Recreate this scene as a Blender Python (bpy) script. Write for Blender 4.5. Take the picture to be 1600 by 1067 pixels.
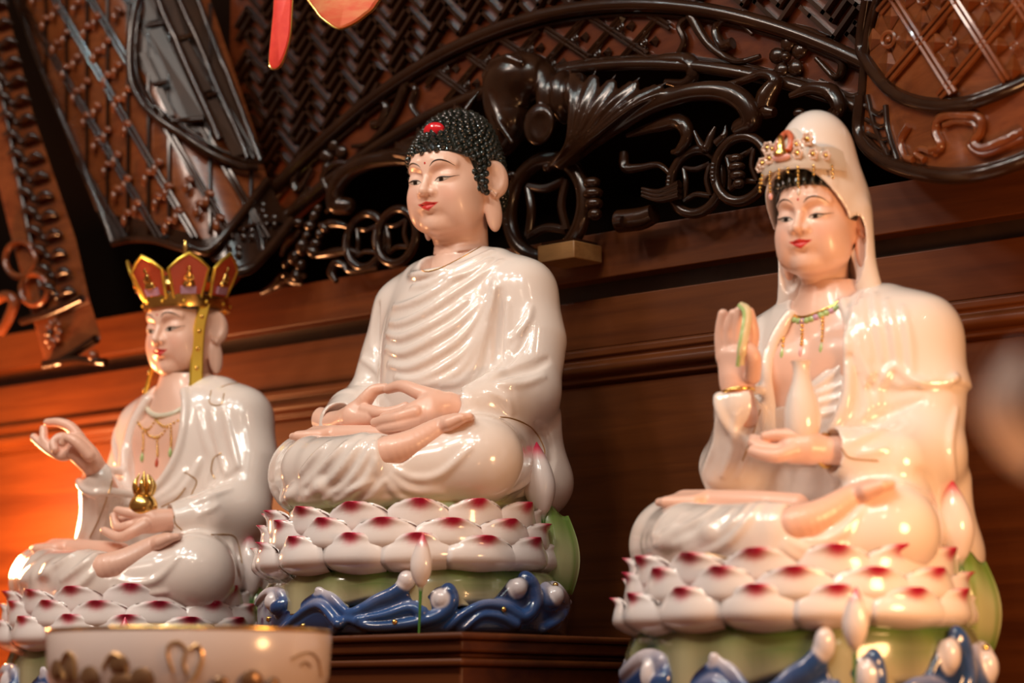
import bpy, bmesh, math, random
import numpy as np
from mathutils import Vector, Matrix, Euler

for o in list(bpy.data.objects): bpy.data.objects.remove(o)
SC = bpy.context.scene
COL = SC.collection
rng = random.Random(7)

# ------------------------------------------------------------------ camera (85 mm, low, looking up a little and along the wall)
FPX = 3778.0; TH = math.radians(41.97); PH = math.atan(.154); Z0 = 2.82
_c, _s, _cp, _sp = math.cos(TH), math.sin(TH), math.cos(PH), math.sin(PH)
CR = np.array([_c, _s, 0.]); CF = np.array([-_s*_cp, _c*_cp, _sp]); CU = np.array([_s*_sp, -_c*_sp, _cp])
def raydir(px, py): return CF + CR*(px-800)/FPX - CU*(py-533.5)/FPX
CAM = -raydir(645, 1000)*Z0
def onY(px, py, Y):
    d = raydir(px, py); return CAM + d*((Y-CAM[1])/d[1])
cam = bpy.data.cameras.new('camera'); camo = bpy.data.objects.new('camera', cam); COL.objects.link(camo)
cam.sensor_width = 36; cam.lens = FPX/1600*36
m = Matrix(((CR[0], CU[0], -CF[0]), (CR[1], CU[1], -CF[1]), (CR[2], CU[2], -CF[2]))).to_4x4()
m.translation = Vector(CAM); camo.matrix_world = m
cam.clip_start = .05; cam.clip_end = 60
cam.dof.use_dof = True; cam.dof.focus_distance = 2.80; cam.dof.aperture_fstop = 3.3; cam.dof.aperture_blades = 0
SC.camera = camo
SC.view_settings.view_transform = 'Standard'; SC.view_settings.look = 'None'
SC.view_settings.gamma = 1; SC.view_settings.use_curve_mapping = False
SC.view_settings.exposure = 0.1

# ------------------------------------------------------------------ world and lamps of the hall
w = bpy.data.worlds.new('world'); SC.world = w; w.use_nodes = True
bg = w.node_tree.nodes['Background']; bg.inputs[0].default_value = (1.0, .50, .30, 1); bg.inputs[1].default_value = .14
def lamp(name, kind, loc, power, color, size=.1, target=None, spot=None, blend=.4, sy=None):
    l = bpy.data.lights.new(name, kind); o = bpy.data.objects.new(name, l); COL.objects.link(o)
    l.energy = power; l.color = color; o.location = loc
    if kind == 'AREA':
        l.size = size
        if sy: l.shape = 'RECTANGLE'; l.size_y = sy
    else: l.shadow_soft_size = size
    if spot: l.spot_size = math.radians(spot); l.spot_blend = blend
    if target is not None:
        o.rotation_euler = (Vector(target)-Vector(loc)).to_track_quat('-Z', 'Y').to_euler()
    return o
# ceiling panel of the hall, in front of and above the altar
for x in (-.95, -.1, .75): lamp('ceiling_panel_light', 'AREA', (x, -1.9, 2.1), 12, (1., .81, .68), .28, (.05+.3*x, 0, .3))
# cool downlights over the altar, warm ones further into the hall
for i, x in enumerate((-1.4, -1.0, -.6, -.2, .2, .6, 1.0, 1.4)):
    lamp('ceiling_downlight', 'SPOT', (x, -1.05-.2*(i % 2), 2.1), 8.5, (.80, .97, .96), .014, (x*.85, .05, .3), 70)
for i, (x, y) in enumerate(((.3, -2.3), (1.0, -2.0), (1.6, -1.6), (2.5, -1.0), (2.2, -2.6))):
    lamp('ceiling_downlight', 'SPOT', (x, y, 2.2), 9, (1., .80, .64), .018, (0.1, 0, .3), 60)
# a cool tube light across the hall ceiling
lamp('ceiling_tube_light', 'AREA', (.9, -1.5, 1.9), 6, (.82, 1., .95), 1.2, (.2, .1, .5), sy=.05)
# lamps on the altar: orange lamp low on the left, warm lamp past the right statue; the front pair is added fill
lamp('altar_lamp_left', 'POINT', tuple(onY(-100, 825, .03)), 26, (1., .40, .15), .06)
lamp('warm_front_fill', 'POINT', (-.25, -1.0, -.25), 4.5, (1., .42, .2), .08)  # added warm fill from low in front, out of view; no lamp stands here
lamp('warm_front_fill', 'POINT', (1.35, -1.2, -.25), 4.0, (1., .46, .2), .08)  # second added fill, front right, out of view
lamp('altar_lamp_right', 'POINT', (1.20, -.24, .16), 13, (1., .52, .22), .09)
# ------------------------------------------------------------------ object helpers
def link(name, me, parent=None):
    o = bpy.data.objects.new(name, me); COL.objects.link(o)
    if parent is not None: o.parent = parent
    return o
def tag(o, label=None, cat=None, group=None, kind=None):
    if label: o['label'] = label
    if cat: o['category'] = cat
    if group: o['group'] = group
    if kind: o['kind'] = kind
    return o
def empty(name, loc, label, cat, group=None):
    o = link(name, None); o.location = loc; o.empty_display_size = .02
    return tag(o, label, cat, group)
def np_mesh(name, v, f, mat, parent=None, col=None, smooth=True):
    v = np.asarray(v, np.float32); f = np.asarray(f, np.int32); n = f.shape[1]
    me = bpy.data.meshes.new(name)
    me.vertices.add(len(v)); me.vertices.foreach_set('co', v.ravel())
    me.loops.add(f.size); me.loops.foreach_set('vertex_index', f.ravel())
    me.polygons.add(len(f)); me.polygons.foreach_set('loop_start', np.arange(len(f), dtype=np.int32)*n)
    if smooth: me.polygons.foreach_set('use_smooth', np.ones(len(f), bool))
    me.update(calc_edges=True); me.validate()
    if col is not None:
        a = me.color_attributes.new('Col', 'FLOAT_COLOR', 'POINT')
        c4 = np.ones((len(v), 4), np.float32); c4[:, :3] = col; a.data.foreach_set('color', c4.ravel())
    if mat: me.materials.append(mat)
    return link(name, me, parent)
class PM:
    """collects simple shapes into one mesh"""
    def __init__(s): s.v = []; s.f = []; s.n = 0
    def add(s, v, f):
        v = [tuple(map(float, p)) for p in v]
        s.v += v; s.f += [tuple(i+s.n for i in q) for q in f]; s.n += len(v); return s
    def box(s, lo, hi):
        (a, b, c), (d, e, g) = lo, hi
        return s.add([(a,b,c),(d,b,c),(d,e,c),(a,e,c),(a,b,g),(d,b,g),(d,e,g),(a,e,g)],
              [(0,3,2,1),(4,5,6,7),(0,1,5,4),(1,2,6,5),(2,3,7,6),(3,0,4,7)])
    def obox(s, c, ax, h):
        c = np.array(c, float); ax = [np.array(a, float) for a in ax]
        v = [c+ax[0]*h[0]*i+ax[1]*h[1]*j+ax[2]*h[2]*k for k in (-1,1) for i, j in ((-1,-1),(1,-1),(1,1),(-1,1))]
        return s.add(v, [(0,3,2,1),(4,5,6,7),(0,1,5,4),(1,2,6,5),(2,3,7,6),(3,0,4,7)])
    def tube(s, pts, r, n=8, close=False):
        P = np.asarray(pts, float); m = len(P); rr = np.broadcast_to(np.asarray(r, float), (m,))
        T = np.gradient(P, axis=0)
        if close: T = np.roll(P, -1, 0)-np.roll(P, 1, 0)
        T /= np.linalg.norm(T, axis=1)[:, None]+1e-12
        a = np.array([0, 0, 1.]) if abs(T[0][2]) < .9 else np.array([1., 0, 0])
        N = np.cross(T[0], a); N /= np.linalg.norm(N); v = []
        for i in range(m):
            N = N-T[i]*(N@T[i]); N /= np.linalg.norm(N)+1e-12; B = np.cross(T[i], N)
            for k in range(n):
                t = 2*math.pi*k/n; v.append(P[i]+(N*math.cos(t)+B*math.sin(t))*rr[i])
        f = []
        for i in range(m if close else m-1):
            j = (i+1) % m
            for k in range(n): f.append((i*n+k, i*n+(k+1) % n, j*n+(k+1) % n, j*n+k))
        if not close:
            f.append(tuple(range(n))[::-1]); f.append(tuple((m-1)*n+k for k in range(n)))
        return s.add(v, f)
    def lathe(s, prof, n=24, c=(0,0,0), sc=(1,1), rot=None):
        v = []
        for (r, z) in prof:
            for k in range(n):
                t = 2*math.pi*k/n; p = Vector((r*math.cos(t)*sc[0], r*math.sin(t)*sc[1], z))
                if rot is not None: p = rot @ p
                v.append((p[0]+c[0], p[1]+c[1], p[2]+c[2]))
        f = [(i*n+k, i*n+(k+1) % n, (i+1)*n+(k+1) % n, (i+1)*n+k) for i in range(len(prof)-1) for k in range(n)]
        return s.add(v, f)
    def ball(s, c, r, n=10, m=7, rot=None):
        r = (r, r, r) if np.isscalar(r) else r
        v = []; 
        for i in range(m+1):
            a = math.pi*i/m
            for k in range(n):
                t = 2*math.pi*k/n
                p = Vector((math.sin(a)*math.cos(t)*r[0], math.sin(a)*math.sin(t)*r[1], math.cos(a)*r[2]))
                if rot is not None: p = rot @ p
                v.append((p[0]+c[0], p[1]+c[1], p[2]+c[2]))
        return s.add(v, [(i*n+k, (i+1)*n+k, (i+1)*n+(k+1) % n, i*n+(k+1) % n) for i in range(m) for k in range(n)])
    def build(s, name, mat, parent=None, smooth=True, merge=True, kind=None):
        me = bpy.data.meshes.new(name); me.from_pydata(s.v, [], s.f)
        bm = bmesh.new(); bm.from_mesh(me)
        if merge: bmesh.ops.remove_doubles(bm, verts=bm.verts, dist=1e-6)
        bmesh.ops.recalc_face_normals(bm, faces=bm.faces); bm.to_mesh(me); bm.free()
        if smooth:
            me.shade_smooth() if hasattr(me, 'shade_smooth') else None
            me.set_sharp_from_angle(angle=math.radians(45))
        if mat: me.materials.append(mat)
        o = link(name, me, parent)
        if kind: o['kind'] = kind
        return o
def spline(pts, n=6, close=False):
    P = np.asarray(pts, float); m = len(P); out = []
    for i in range(m if close else m-1):
        p0, p1, p2, p3 = (P[(i-1) % m] if close or i > 0 else 2*P[0]-P[1]), P[i], P[(i+1) % m], (P[(i+2) % m] if close or i+2 < m else 2*P[-1]-P[-2])
        for k in range(n):
            t = k/n
            out.append(.5*(2*p1+(p2-p0)*t+(2*p0-5*p1+4*p2-p3)*t*t+(3*p1-p0-3*p2+p3)*t**3))
    if not close: out.append(P[-1])
    return np.array(out)

# ------------------------------------------------------------------ signed-distance sculpting: primitives blended on a grid, meshed with surface nets
class Vol:
    def __init__(s, lo, hi, h):
        s.lo = np.array(lo, float); s.h = h
        s.n = np.ceil((np.array(hi)-s.lo)/h).astype(int)+1
        s.ax = [(s.lo[i]+np.arange(s.n[i])*h).astype(np.float32) for i in range(3)]
        s.d = np.full(s.n, .08, np.float32)
    def sl(s, lo, hi):
        a = np.clip(np.floor((np.array(lo)-s.lo)/s.h).astype(int), 0, s.n); b = np.clip(np.ceil((np.array(hi)-s.lo)/s.h).astype(int)+1, 0, s.n)
        q = tuple(slice(a[i], b[i]) for i in range(3))
        return q, s.ax[0][q[0]][:, None, None], s.ax[1][q[1]][None, :, None], s.ax[2][q[2]][None, None, :]
    def mix(s, q, e, k, op):
        if e.size == 0: return
        a = s.d[q]
        if op == 'add':
            if k > 0: hh = np.maximum(k-np.abs(a-e), 0)/k; s.d[q] = np.minimum(a, e)-hh*hh*k*.25
            else: s.d[q] = np.minimum(a, e)
        elif op == 'sub':
            e = -e
            if k > 0: hh = np.maximum(k-np.abs(a-e), 0)/k; s.d[q] = np.maximum(a, e)+hh*hh*k*.25
            else: s.d[q] = np.maximum(a, e)
    def ell(s, c, r, k=0, op='add', rot=None):
        c = np.array(c, float); r = np.array(r, float); R_ = max(r) if rot is not None else r
        m = k+3*s.h
        q, X, Y, Z = s.sl(c-R_-m, c+R_+m)
        X = X-c[0]; Y = Y-c[1]; Z = Z-c[2]
        if rot is not None:
            M = np.array(Euler(rot).to_matrix().transposed())
            X, Y, Z = M[0,0]*X+M[0,1]*Y+M[0,2]*Z, M[1,0]*X+M[1,1]*Y+M[1,2]*Z, M[2,0]*X+M[2,1]*Y+M[2,2]*Z
        k0 = np.sqrt((X/r[0])**2+(Y/r[1])**2+(Z/r[2])**2); k1 = np.sqrt((X/r[0]**2)**2+(Y/r[1]**2)**2+(Z/r[2]**2)**2)
        s.mix(q, (k0*(k0-1)/np.maximum(k1, 1e-6)).astype(np.float32), k, op); return s
    def chain(s, pts, r, k=0, op='add', flat=None):
        P = np.asarray(pts, float); rr = np.broadcast_to(np.asarray(r, float), (len(P),)); m = k+3*s.h
        lo = (P-rr[:, None]).min(0)-m; hi = (P+rr[:, None]).max(0)+m
        q, _, _, _ = s.sl(lo, hi); T = np.full(tuple(x.stop-x.start for x in q), .08, np.float32)
        if T.size == 0: return s
        for i in range(len(P)-1):
            a, b, ra, rb = P[i], P[i+1], rr[i], rr[i+1]
            qq, X, Y, Z = s.sl(np.minimum(a-ra, b-rb)-m, np.maximum(a+ra, b+rb)+m)
            ab = b-a; L = max(ab@ab, 1e-12); X = X-a[0]; Y = Y-a[1]; Z = Z-a[2]
            t = np.clip((X*ab[0]+Y*ab[1]+Z*ab[2])/L, 0, 1)
            e = np.sqrt((X-ab[0]*t)**2+(Y-ab[1]*t)**2+(Z-ab[2]*t)**2)-(ra+(rb-ra)*t)
            o = tuple(slice(qq[j].start-q[j].start, qq[j].stop-q[j].start) for j in range(3))
            T[o] = np.minimum(T[o], e)
        s.mix(q, T, k, op); return s
    def field(s, lo, hi, fn, k=0, op='add'):
        q, X, Y, Z = s.sl(lo, hi); s.mix(q, (fn(X, Y, Z)+0*X+0*Y+0*Z).astype(np.float32), k, op); return s
    def sample(s, P):
        u = (np.asarray(P, float)-s.lo)/s.h; i = np.clip(np.floor(u).astype(int), 0, s.n-2); t = np.clip(u-i, 0, 1)
        out = 0
        for a in (0, 1):
            for b in (0, 1):
                for c in (0, 1):
                    w = (t[..., 0] if a else 1-t[..., 0])*(t[..., 1] if b else 1-t[..., 1])*(t[..., 2] if c else 1-t[..., 2])
                    out = out+w*s.d[i[..., 0]+a, i[..., 1]+b, i[..., 2]+c]
        return out
    def cast(s, O, D, t0=0., t1=1.):
        """first hit of rays O+tD; rows without a hit are dropped"""
        O = np.atleast_2d(O); D = np.atleast_2d(D); O = np.broadcast_to(O, D.shape) if len(O) == 1 else O
        D = np.broadcast_to(D, O.shape); D = D/np.linalg.norm(D, axis=1)[:, None]
        ts = np.arange(t0, t1, s.h*.6); out = []
        for o, d in zip(O, D):
            P = o+d*ts[:, None]; ok = np.all((P >= s.lo) & (P <= s.lo+(s.n-1)*s.h), axis=1)
            if not ok.any(): continue
            e = np.where(ok, s.sample(P), 1.); j = np.argmax(e < 0)
            if e[j] >= 0 or j == 0 or not ok[j-1]: continue
            f = e[j-1]/(e[j-1]-e[j]); out.append(P[j-1]+(P[j]-P[j-1])*f)
        return np.array(out)
    def pix(s, pts, org, n=6, raw=False):
        """drop a line, given as points of the photo, onto the sculpted surface"""
        P = spline(pts, n) if not raw else np.asarray(pts, float)
        D = np.array([raydir(*p) for p in P]); D /= np.linalg.norm(D, axis=1)[:, None]
        H = s.cast((CAM-org)[None], D, 1.8, 3.6)
        if raw or len(H) < 3: return H
        j = np.flatnonzero(np.linalg.norm(np.diff(H, axis=0), axis=1) > .011)+1     # keep the longest run without a jump
        return max(np.split(H, j), key=len)
    def front(s, pts, y0, n=6, sgn=1):
        """drop a line, given in front view (x, z), onto the surface from the front"""
        P = spline(pts, n); O = np.stack([P[:, 0], np.full(len(P), y0), P[:, 1]], 1)
        return s.cast(O, np.array([[0, sgn, 0.]]), 0, .5)
    def fold(s, P, r=.004, k=.005, op='add', taper=True):
        if len(P) < 3: return s
        t = np.linspace(0, 1, len(P)); rr = r*(np.clip(np.sin(np.pi*np.clip(t*.92+.04, 0, 1)), 0, 1)**.6 if taper else np.ones(len(P)))
        return s.chain(P, np.maximum(rr, r*.15), k, op)
    def inflate(s, lo, hi, fn):
        q, X, Y, Z = s.sl(lo, hi); s.d[q] -= (fn(X, Y, Z)+0*X+0*Y+0*Z).astype(np.float32)
    def mesh(s, smooth=1):
        d = s.d; g = d < 0
        c = np.zeros(tuple(x-1 for x in d.shape), np.int8)
        offs = [(a, b, e) for a in (0,1) for b in (0,1) for e in (0,1)]
        N = c.shape
        for a, b, e in offs: c += g[a:a+N[0], b:b+N[1], e:e+N[2]]
        I = np.argwhere((c > 0) & (c < 8)); idx = np.full(N, -1, np.int32); idx[I[:, 0], I[:, 1], I[:, 2]] = np.arange(len(I))
        val = np.stack([d[I[:, 0]+a, I[:, 1]+b, I[:, 2]+e] for a, b, e in offs], 1)
        acc = np.zeros((len(I), 3)); cnt = np.zeros(len(I))
        for i in range(8):
            for j in range(i+1, 8):
                if sum(abs(offs[i][q]-offs[j][q]) for q in range(3)) != 1: continue
                x, y = val[:, i], val[:, j]; ok = (x < 0) != (y < 0)
                t = np.where(ok, x/np.where(ok, x-y, 1), 0)
                p = np.array(offs[i])+t[:, None]*(np.array(offs[j])-np.array(offs[i]))
                acc += np.where(ok[:, None], p, 0); cnt += ok
        V = s.lo+(I+acc/cnt[:, None])*s.h
        Fs = []
        for ax in range(3):
            u, w_ = [(1, 2), (2, 0), (0, 1)][ax]
            A = [slice(None)]*3; B = [slice(None)]*3; A[ax] = slice(0, -1); B[ax] = slice(1, None)
            ga, gb = g[tuple(A)], g[tuple(B)]; E = np.argwhere(ga != gb)
            E = E[(E[:, u] > 0) & (E[:, w_] > 0) & (E[:, u] < d.shape[u]-1) & (E[:, w_] < d.shape[w_]-1)]
            flip = ~ga[E[:, 0], E[:, 1], E[:, 2]]
            def cell(du, dw):
                Q = E.copy(); Q[:, u] += du; Q[:, w_] += dw; return idx[Q[:, 0], Q[:, 1], Q[:, 2]]
            q = np.stack([cell(-1, -1), cell(0, -1), cell(0, 0), cell(-1, 0)], 1)
            q[flip] = q[flip][:, ::-1]; Fs.append(q)
        Fq = np.concatenate(Fs); Fq = Fq[(Fq >= 0).all(1)]
        for _ in range(smooth):
            acc = np.zeros_like(V); cn = np.zeros(len(V))
            for a, b in ((0,1),(1,2),(2,3),(3,0)):
                np.add.at(acc, Fq[:, a], V[Fq[:, b]]); np.add.at(acc, Fq[:, b], V[Fq[:, a]])
                cn += np.bincount(Fq[:, a], minlength=len(V))+np.bincount(Fq[:, b], minlength=len(V))
            V = V*.5+.5*acc/np.maximum(cn, 1)[:, None]
        return V, Fq
    def build(s, name, mat, parent=None, colfn=None, smooth=1, largest=False):
        V, Fq = s.mesh(smooth)
        if largest:                                     # drop crumbs: keep the biggest connected piece
            lab = np.arange(len(V))
            while True:
                m_ = lab[Fq].min(1); new = lab.copy()
                for k in range(4): np.minimum.at(new, Fq[:, k], m_)
                new = new[new]
                if (new == lab).all(): break
                lab = new
            k = np.bincount(lab[Fq[:, 0]]).argmax(); Fq = Fq[lab[Fq[:, 0]] == k]; u, inv = np.unique(Fq, return_inverse=True); V = V[u]; Fq = inv.reshape(-1, 4)
        return np_mesh(name, V, Fq, mat, parent, None if colfn is None else colfn(V))

# ------------------------------------------------------------------ materials
def mat(name, color, rough=.4, metal=0, coat=0, spec=.5, attr=False, noise=None, bump=None, sss=0):
    m = bpy.data.materials.new(name); m.use_nodes = True; nt = m.node_tree; b = nt.nodes['Principled BSDF']
    b.inputs['Base Color'].default_value = (*color, 1); b.inputs['Roughness'].default_value = rough; b.inputs['Metallic'].default_value = metal
    b.inputs['Coat Weight'].default_value = coat; b.inputs['Coat Roughness'].default_value = .04; b.inputs['Specular IOR Level'].default_value = spec
    if name == 'wall_wood': b.inputs['Coat Roughness'].default_value = .28
    if sss: b.inputs['Subsurface Weight'].default_value = sss; b.inputs['Subsurface Radius'].default_value = (.012, .006, .004); b.inputs['Subsurface Scale'].default_value = 1
    N = nt.nodes; L = nt.links
    if attr:
        a = N.new('ShaderNodeVertexColor'); a.layer_name = 'Col'; L.new(a.outputs[0], b.inputs['Base Color'])
    if noise:                                   # (scale xyz, colour a, colour b)
        tc = N.new('ShaderNodeTexCoord'); mp = N.new('ShaderNodeMapping'); mp.inputs['Scale'].default_value = noise[0]
        nz = N.new('ShaderNodeTexNoise'); nz.inputs['Scale'].default_value = 1; nz.inputs['Detail'].default_value = 6; nz.inputs['Roughness'].default_value = .65; nz.inputs['Distortion'].default_value = .6
        cr = N.new('ShaderNodeValToRGB'); cr.color_ramp.elements[0].position = .33; cr.color_ramp.elements[1].position = .68
        cr.color_ramp.elements[0].color = (*noise[1], 1); cr.color_ramp.elements[1].color = (*noise[2], 1)
        L.new(tc.outputs['Object'], mp.inputs[0]); L.new(mp.outputs[0], nz.inputs[0]); L.new(nz.outputs[0], cr.inputs[0]); L.new(cr.outputs[0], b.inputs['Base Color'])
        if bump:
            bp = N.new('ShaderNodeBump'); bp.inputs['Strength'].default_value = bump; bp.inputs['Distance'].default_value = .002
            L.new(nz.outputs[0], bp.inputs['Height']); L.new(bp.outputs[0], b.inputs['Normal'])
    return m
M = {}
M['porcelain'] = mat('white_porcelain', (.85, .735, .665), .16, coat=.7)
M['skin'] = mat('painted_skin', (.86, .52, .395), .34, attr=False, coat=.15)
M['skin_paint'] = mat('painted_face', (.80, .50, .37), .34, attr=True, coat=.15)
M['gold'] = mat('gold_leaf', (.86, .55, .16), .22, metal=1)
M['skin_robe'] = mat('painted_chest', (.80, .50, .38), .3, coat=.3)
M['pink'] = mat('pink_glaze', (.80, .42, .40), .25, coat=.4)
M['violet'] = mat('violet_glaze', (.55, .33, .48), .3, coat=.4)
M['red_panel'] = mat('red_lacquer', (.55, .085, .035), .35, coat=.2)
M['bright_gold'] = mat('bright_gold', (.95, .66, .10), .33, metal=.9)
M['green_glaze'] = mat('green_glaze', (.40, .55, .22), .25, coat=.4)
M['gold_line'] = mat('gold_line', (.55, .33, .14), .3, metal=.7)
M['black'] = mat('black_glaze', (.012, .016, .013), .10, coat=.8)
M['hair_line'] = mat('black_paint', (.02, .012, .008), .4)
M['red'] = mat('red_glaze', (.62, .012, .02), .15, coat=.6)
M['glaze'] = mat('painted_glaze', (1, 1, 1), .18, coat=.6, attr=True)
M['wall_wood'] = mat('wall_wood', (.2, .06, .02), .46, coat=.06, spec=.3, noise=((2.2, 30, 42), (.066, .0145, .0020), (.125, .0320, .0050)))
M['dark_wood'] = mat('dark_carved_wood', (.05, .02, .01), .21, coat=.08, spec=.42, noise=((14, 40, 14), (.013, .0042, .0018), (.028, .0098, .0036)))
M['red_wood'] = mat('red_stained_wood', (.2, .04, .01), .24, coat=.2, noise=((14, 14, 46), (.060, .0105, .003), (.115, .026, .007)))
M['lamplit_red'] = mat('lamplit_red_wood', (.2, .05, .015), .24, coat=.2, noise=((14, 14, 46), (.105, .024, .006), (.20, .055, .015)))  # redder wood, lightened so lamp glow on drapes and pillar is in the colour
M['dark_matte'] = mat('dark_satin_wood', (.03, .012, .006), .42, noise=((14, 40, 14), (.022, .009, .004), (.045, .019, .009)))
M['light_wood'] = mat('bare_wood', (.42, .22, .08), .5, noise=((8, 60, 60), (.20, .095, .03), (.30, .15, .05)))
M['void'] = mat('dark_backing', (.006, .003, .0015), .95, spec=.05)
# ------------------------------------------------------------------ the setting: back wall of the altar, shelf
def extrude_x(name, prof, x0, x1, material, kind='structure', label=None):
    n = len(prof); pm = PM()
    v = [(x, y, z) for x in (x0, x1) for y, z in prof]
    pm.add(v, [(i, (i+1) % n, n+(i+1) % n, n+i) for i in range(n)]+[tuple(range(n))[::-1], tuple(range(n, 2*n))])
    o = pm.build(name, material)
    me = o.data
    bv = o.modifiers.new('b', 'BEVEL'); bv.width = .0015; bv.segments = 2; bv.limit_method = 'ANGLE'
    o['kind'] = kind
    if label: o['label'] = label
    return o
XL, XR = -2.4, 1.5
extrude_x('wall_back', [(.252,-.11),(.252,.319),(.30,.319),(.30,-.11)], XL, XR, M['wall_wood'], label='reddish brown wooden wall panel behind the statues')
extrude_x('trim_1', [(.252,.319),(.245,.322),(.245,.328),(.240,.330),(.236,.335),(.236,.341),(.241,.346),(.247,.348),(.247,.352),(.243,.354),(.243,.362),(.249,.365),(.26,.366),(.26,.319)], XL, XR, M['wall_wood'], label='ridged wooden moulding running along the wall')
extrude_x('wall_back_panel', [(.254,.366),(.254,.428),(.30,.428),(.30,.366)], XL, XR, M['wall_wood'])
extrude_x('wall_back_groove', [(.275,.428),(.275,.455),(.30,.455),(.30,.428)], XL, XR, M['dark_matte'])
extrude_x('trim_2', [(.248,.452),(.248,.510),(.30,.510),(.30,.452)], XL, XR, M['wall_wood'], label='top board of the wooden wall under the carvings')
extrude_x('void_backing', [(.42,.40),(.42,1.5),(.46,1.5),(.46,.40)], XL, XR, M['void'])  # near-black sheet: darkness of the depth behind the carvings put into its colour
extrude_x('floor', [(-4.5,-1.1),(-4.5,-1.0),(.5,-1.0),(.5,-1.1)], -4, 4, M['red_wood'])
sh = PM().box((XL, -.86, -.15), (XR, .26, -.11)).build('altar_shelf', M['wall_wood'])
sh['kind'] = 'structure'
fr = PM().box((XL, -.84, -1.0), (XR, .26, -.15)).build('altar_front', M['wall_wood'])
fr['kind'] = 'structure'
# raised plinth under the middle statue
pl = empty('wooden_plinth', (0, 0, -.11), 'brown moulded wooden plinth under the middle black-haired statue', 'plinth')
for nm, e, z0, z1 in (('top_slab', .0, .101, .1085), ('top_moulding', -.006, .088, .101), ('neck_moulding', -.013, .082, .088), ('lower_moulding', -.004, .074, .082), ('body', -.012, .022, .074), ('foot_moulding', .006, .0, .022)):
    o = PM().box((-.27-e, -.205-e, z0), (.27+e, .235, z1)).build(nm, M['wall_wood'], pl)
    bv = o.modifiers.new('b', 'BEVEL'); bv.width = .003; bv.segments = 3
# ------------------------------------------------------------------ carved canopy, openwork carving and draped carvings over the wall
YP = .234
def Pw(px, py, out=0.): return onY(px, py, YP-out)
def zlow(x): return .722-.53*x*x
def zup(x): return .800-.62*x*x
can = empty('carved_canopy', (0, .24, .7), 'dark carved wooden canopy arch with key fret, lattice and flowers above the statues', 'canopy')
def cp(name, pm, material=M['dark_wood'], smooth=True, kind=None, parent=can, merge=True):
    o = pm.build(name, material, parent, smooth=smooth, kind=kind, merge=merge)
    if parent is can: o.location = (0, -.24, -.7)
    return o
xs = np.linspace(-.62, .62, 49)
pm = PM()
V_ = [(x, y, z) for x in xs for y, z in ((.236, zlow(x)), (.236, zup(x)), (.250, zup(x)), (.250, zlow(x)))]
pm.add(V_, [(i*4+k, i*4+(k+1) % 4, i*4+4+(k+1) % 4, i*4+4+k) for i in range(len(xs)-1) for k in range(4)]); cp('band_panel', pm, M['red_wood'])
pm = PM(); V_ = [(x, y, z) for x in xs for y, z in ((.244, zup(x)), (.244, 1.25), (.256, 1.25), (.256, zup(x)))]
pm.add(V_, [(i*4+k, i*4+(k+1) % 4, i*4+4+(k+1) % 4, i*4+4+k) for i in range(len(xs)-1) for k in range(4)]); cp('fret_panel', pm, M['red_wood'])
cp('lower_rail', PM().tube([(x, .226, zlow(x)) for x in xs], .0085, 10)); cp('lower_rail_bead', PM().tube([(x, .233, zlow(x)+.010) for x in xs], .004, 8))
cp('upper_rail', PM().tube([(x, .224, zup(x)) for x in xs], .0095, 10)); cp('upper_rail_bead', PM().tube([(x, .232, zup(x)-.011) for x in xs], .004, 8))
# key fret: short bars meeting at right angles, laid at 45 degrees
pm = PM(); a = .0108; r2 = math.sqrt(.5)
def bar(u0, v0, u1, v1):
    def xz(u, v): return ((u-v)*r2, .95+(u+v)*r2)
    A, B = xz(u0, v0), xz(u1, v1); c = ((A[0]+B[0])/2, (A[1]+B[1])/2)
    for x, z in (A, B):
        if abs(x) > .60 or z < zup(x)+.004 or z > 1.2: return
    L = math.hypot(B[0]-A[0], B[1]-A[1])/2+.0030; d = ((B[0]-A[0])/(2*L-.006+1e-9), (B[1]-A[1])/(2*L-.006+1e-9))
    pm.obox((c[0], .2395, c[1]), ((d[0], 0, d[1]), (0, 1, 0), (-d[1], 0, d[0])), (L, .0065, .0026))
a = .0115; KEY = [(-.5, .6), (3.4, .6), (3.4, 2), (.6, 2), (.6, 3.4), (4.5, 3.4)]
for i in range(-20, 20):
    for j in range(-20, 20):
        u, v = i*4*a, j*4*a
        B_ = (lambda p, q, r, t: bar(u+p*a, v+q*a, u+r*a, v+t*a)) if (i+j) % 2 == 0 else (lambda p, q, r, t: bar(u+q*a, v+p*a, u+t*a, v+r*a))
        for (p, q), (r, t) in zip(KEY[:-1], KEY[1:]): B_(p, q, r, t)
cp('key_fret', pm, smooth=False, kind='stuff', merge=False)
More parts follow.
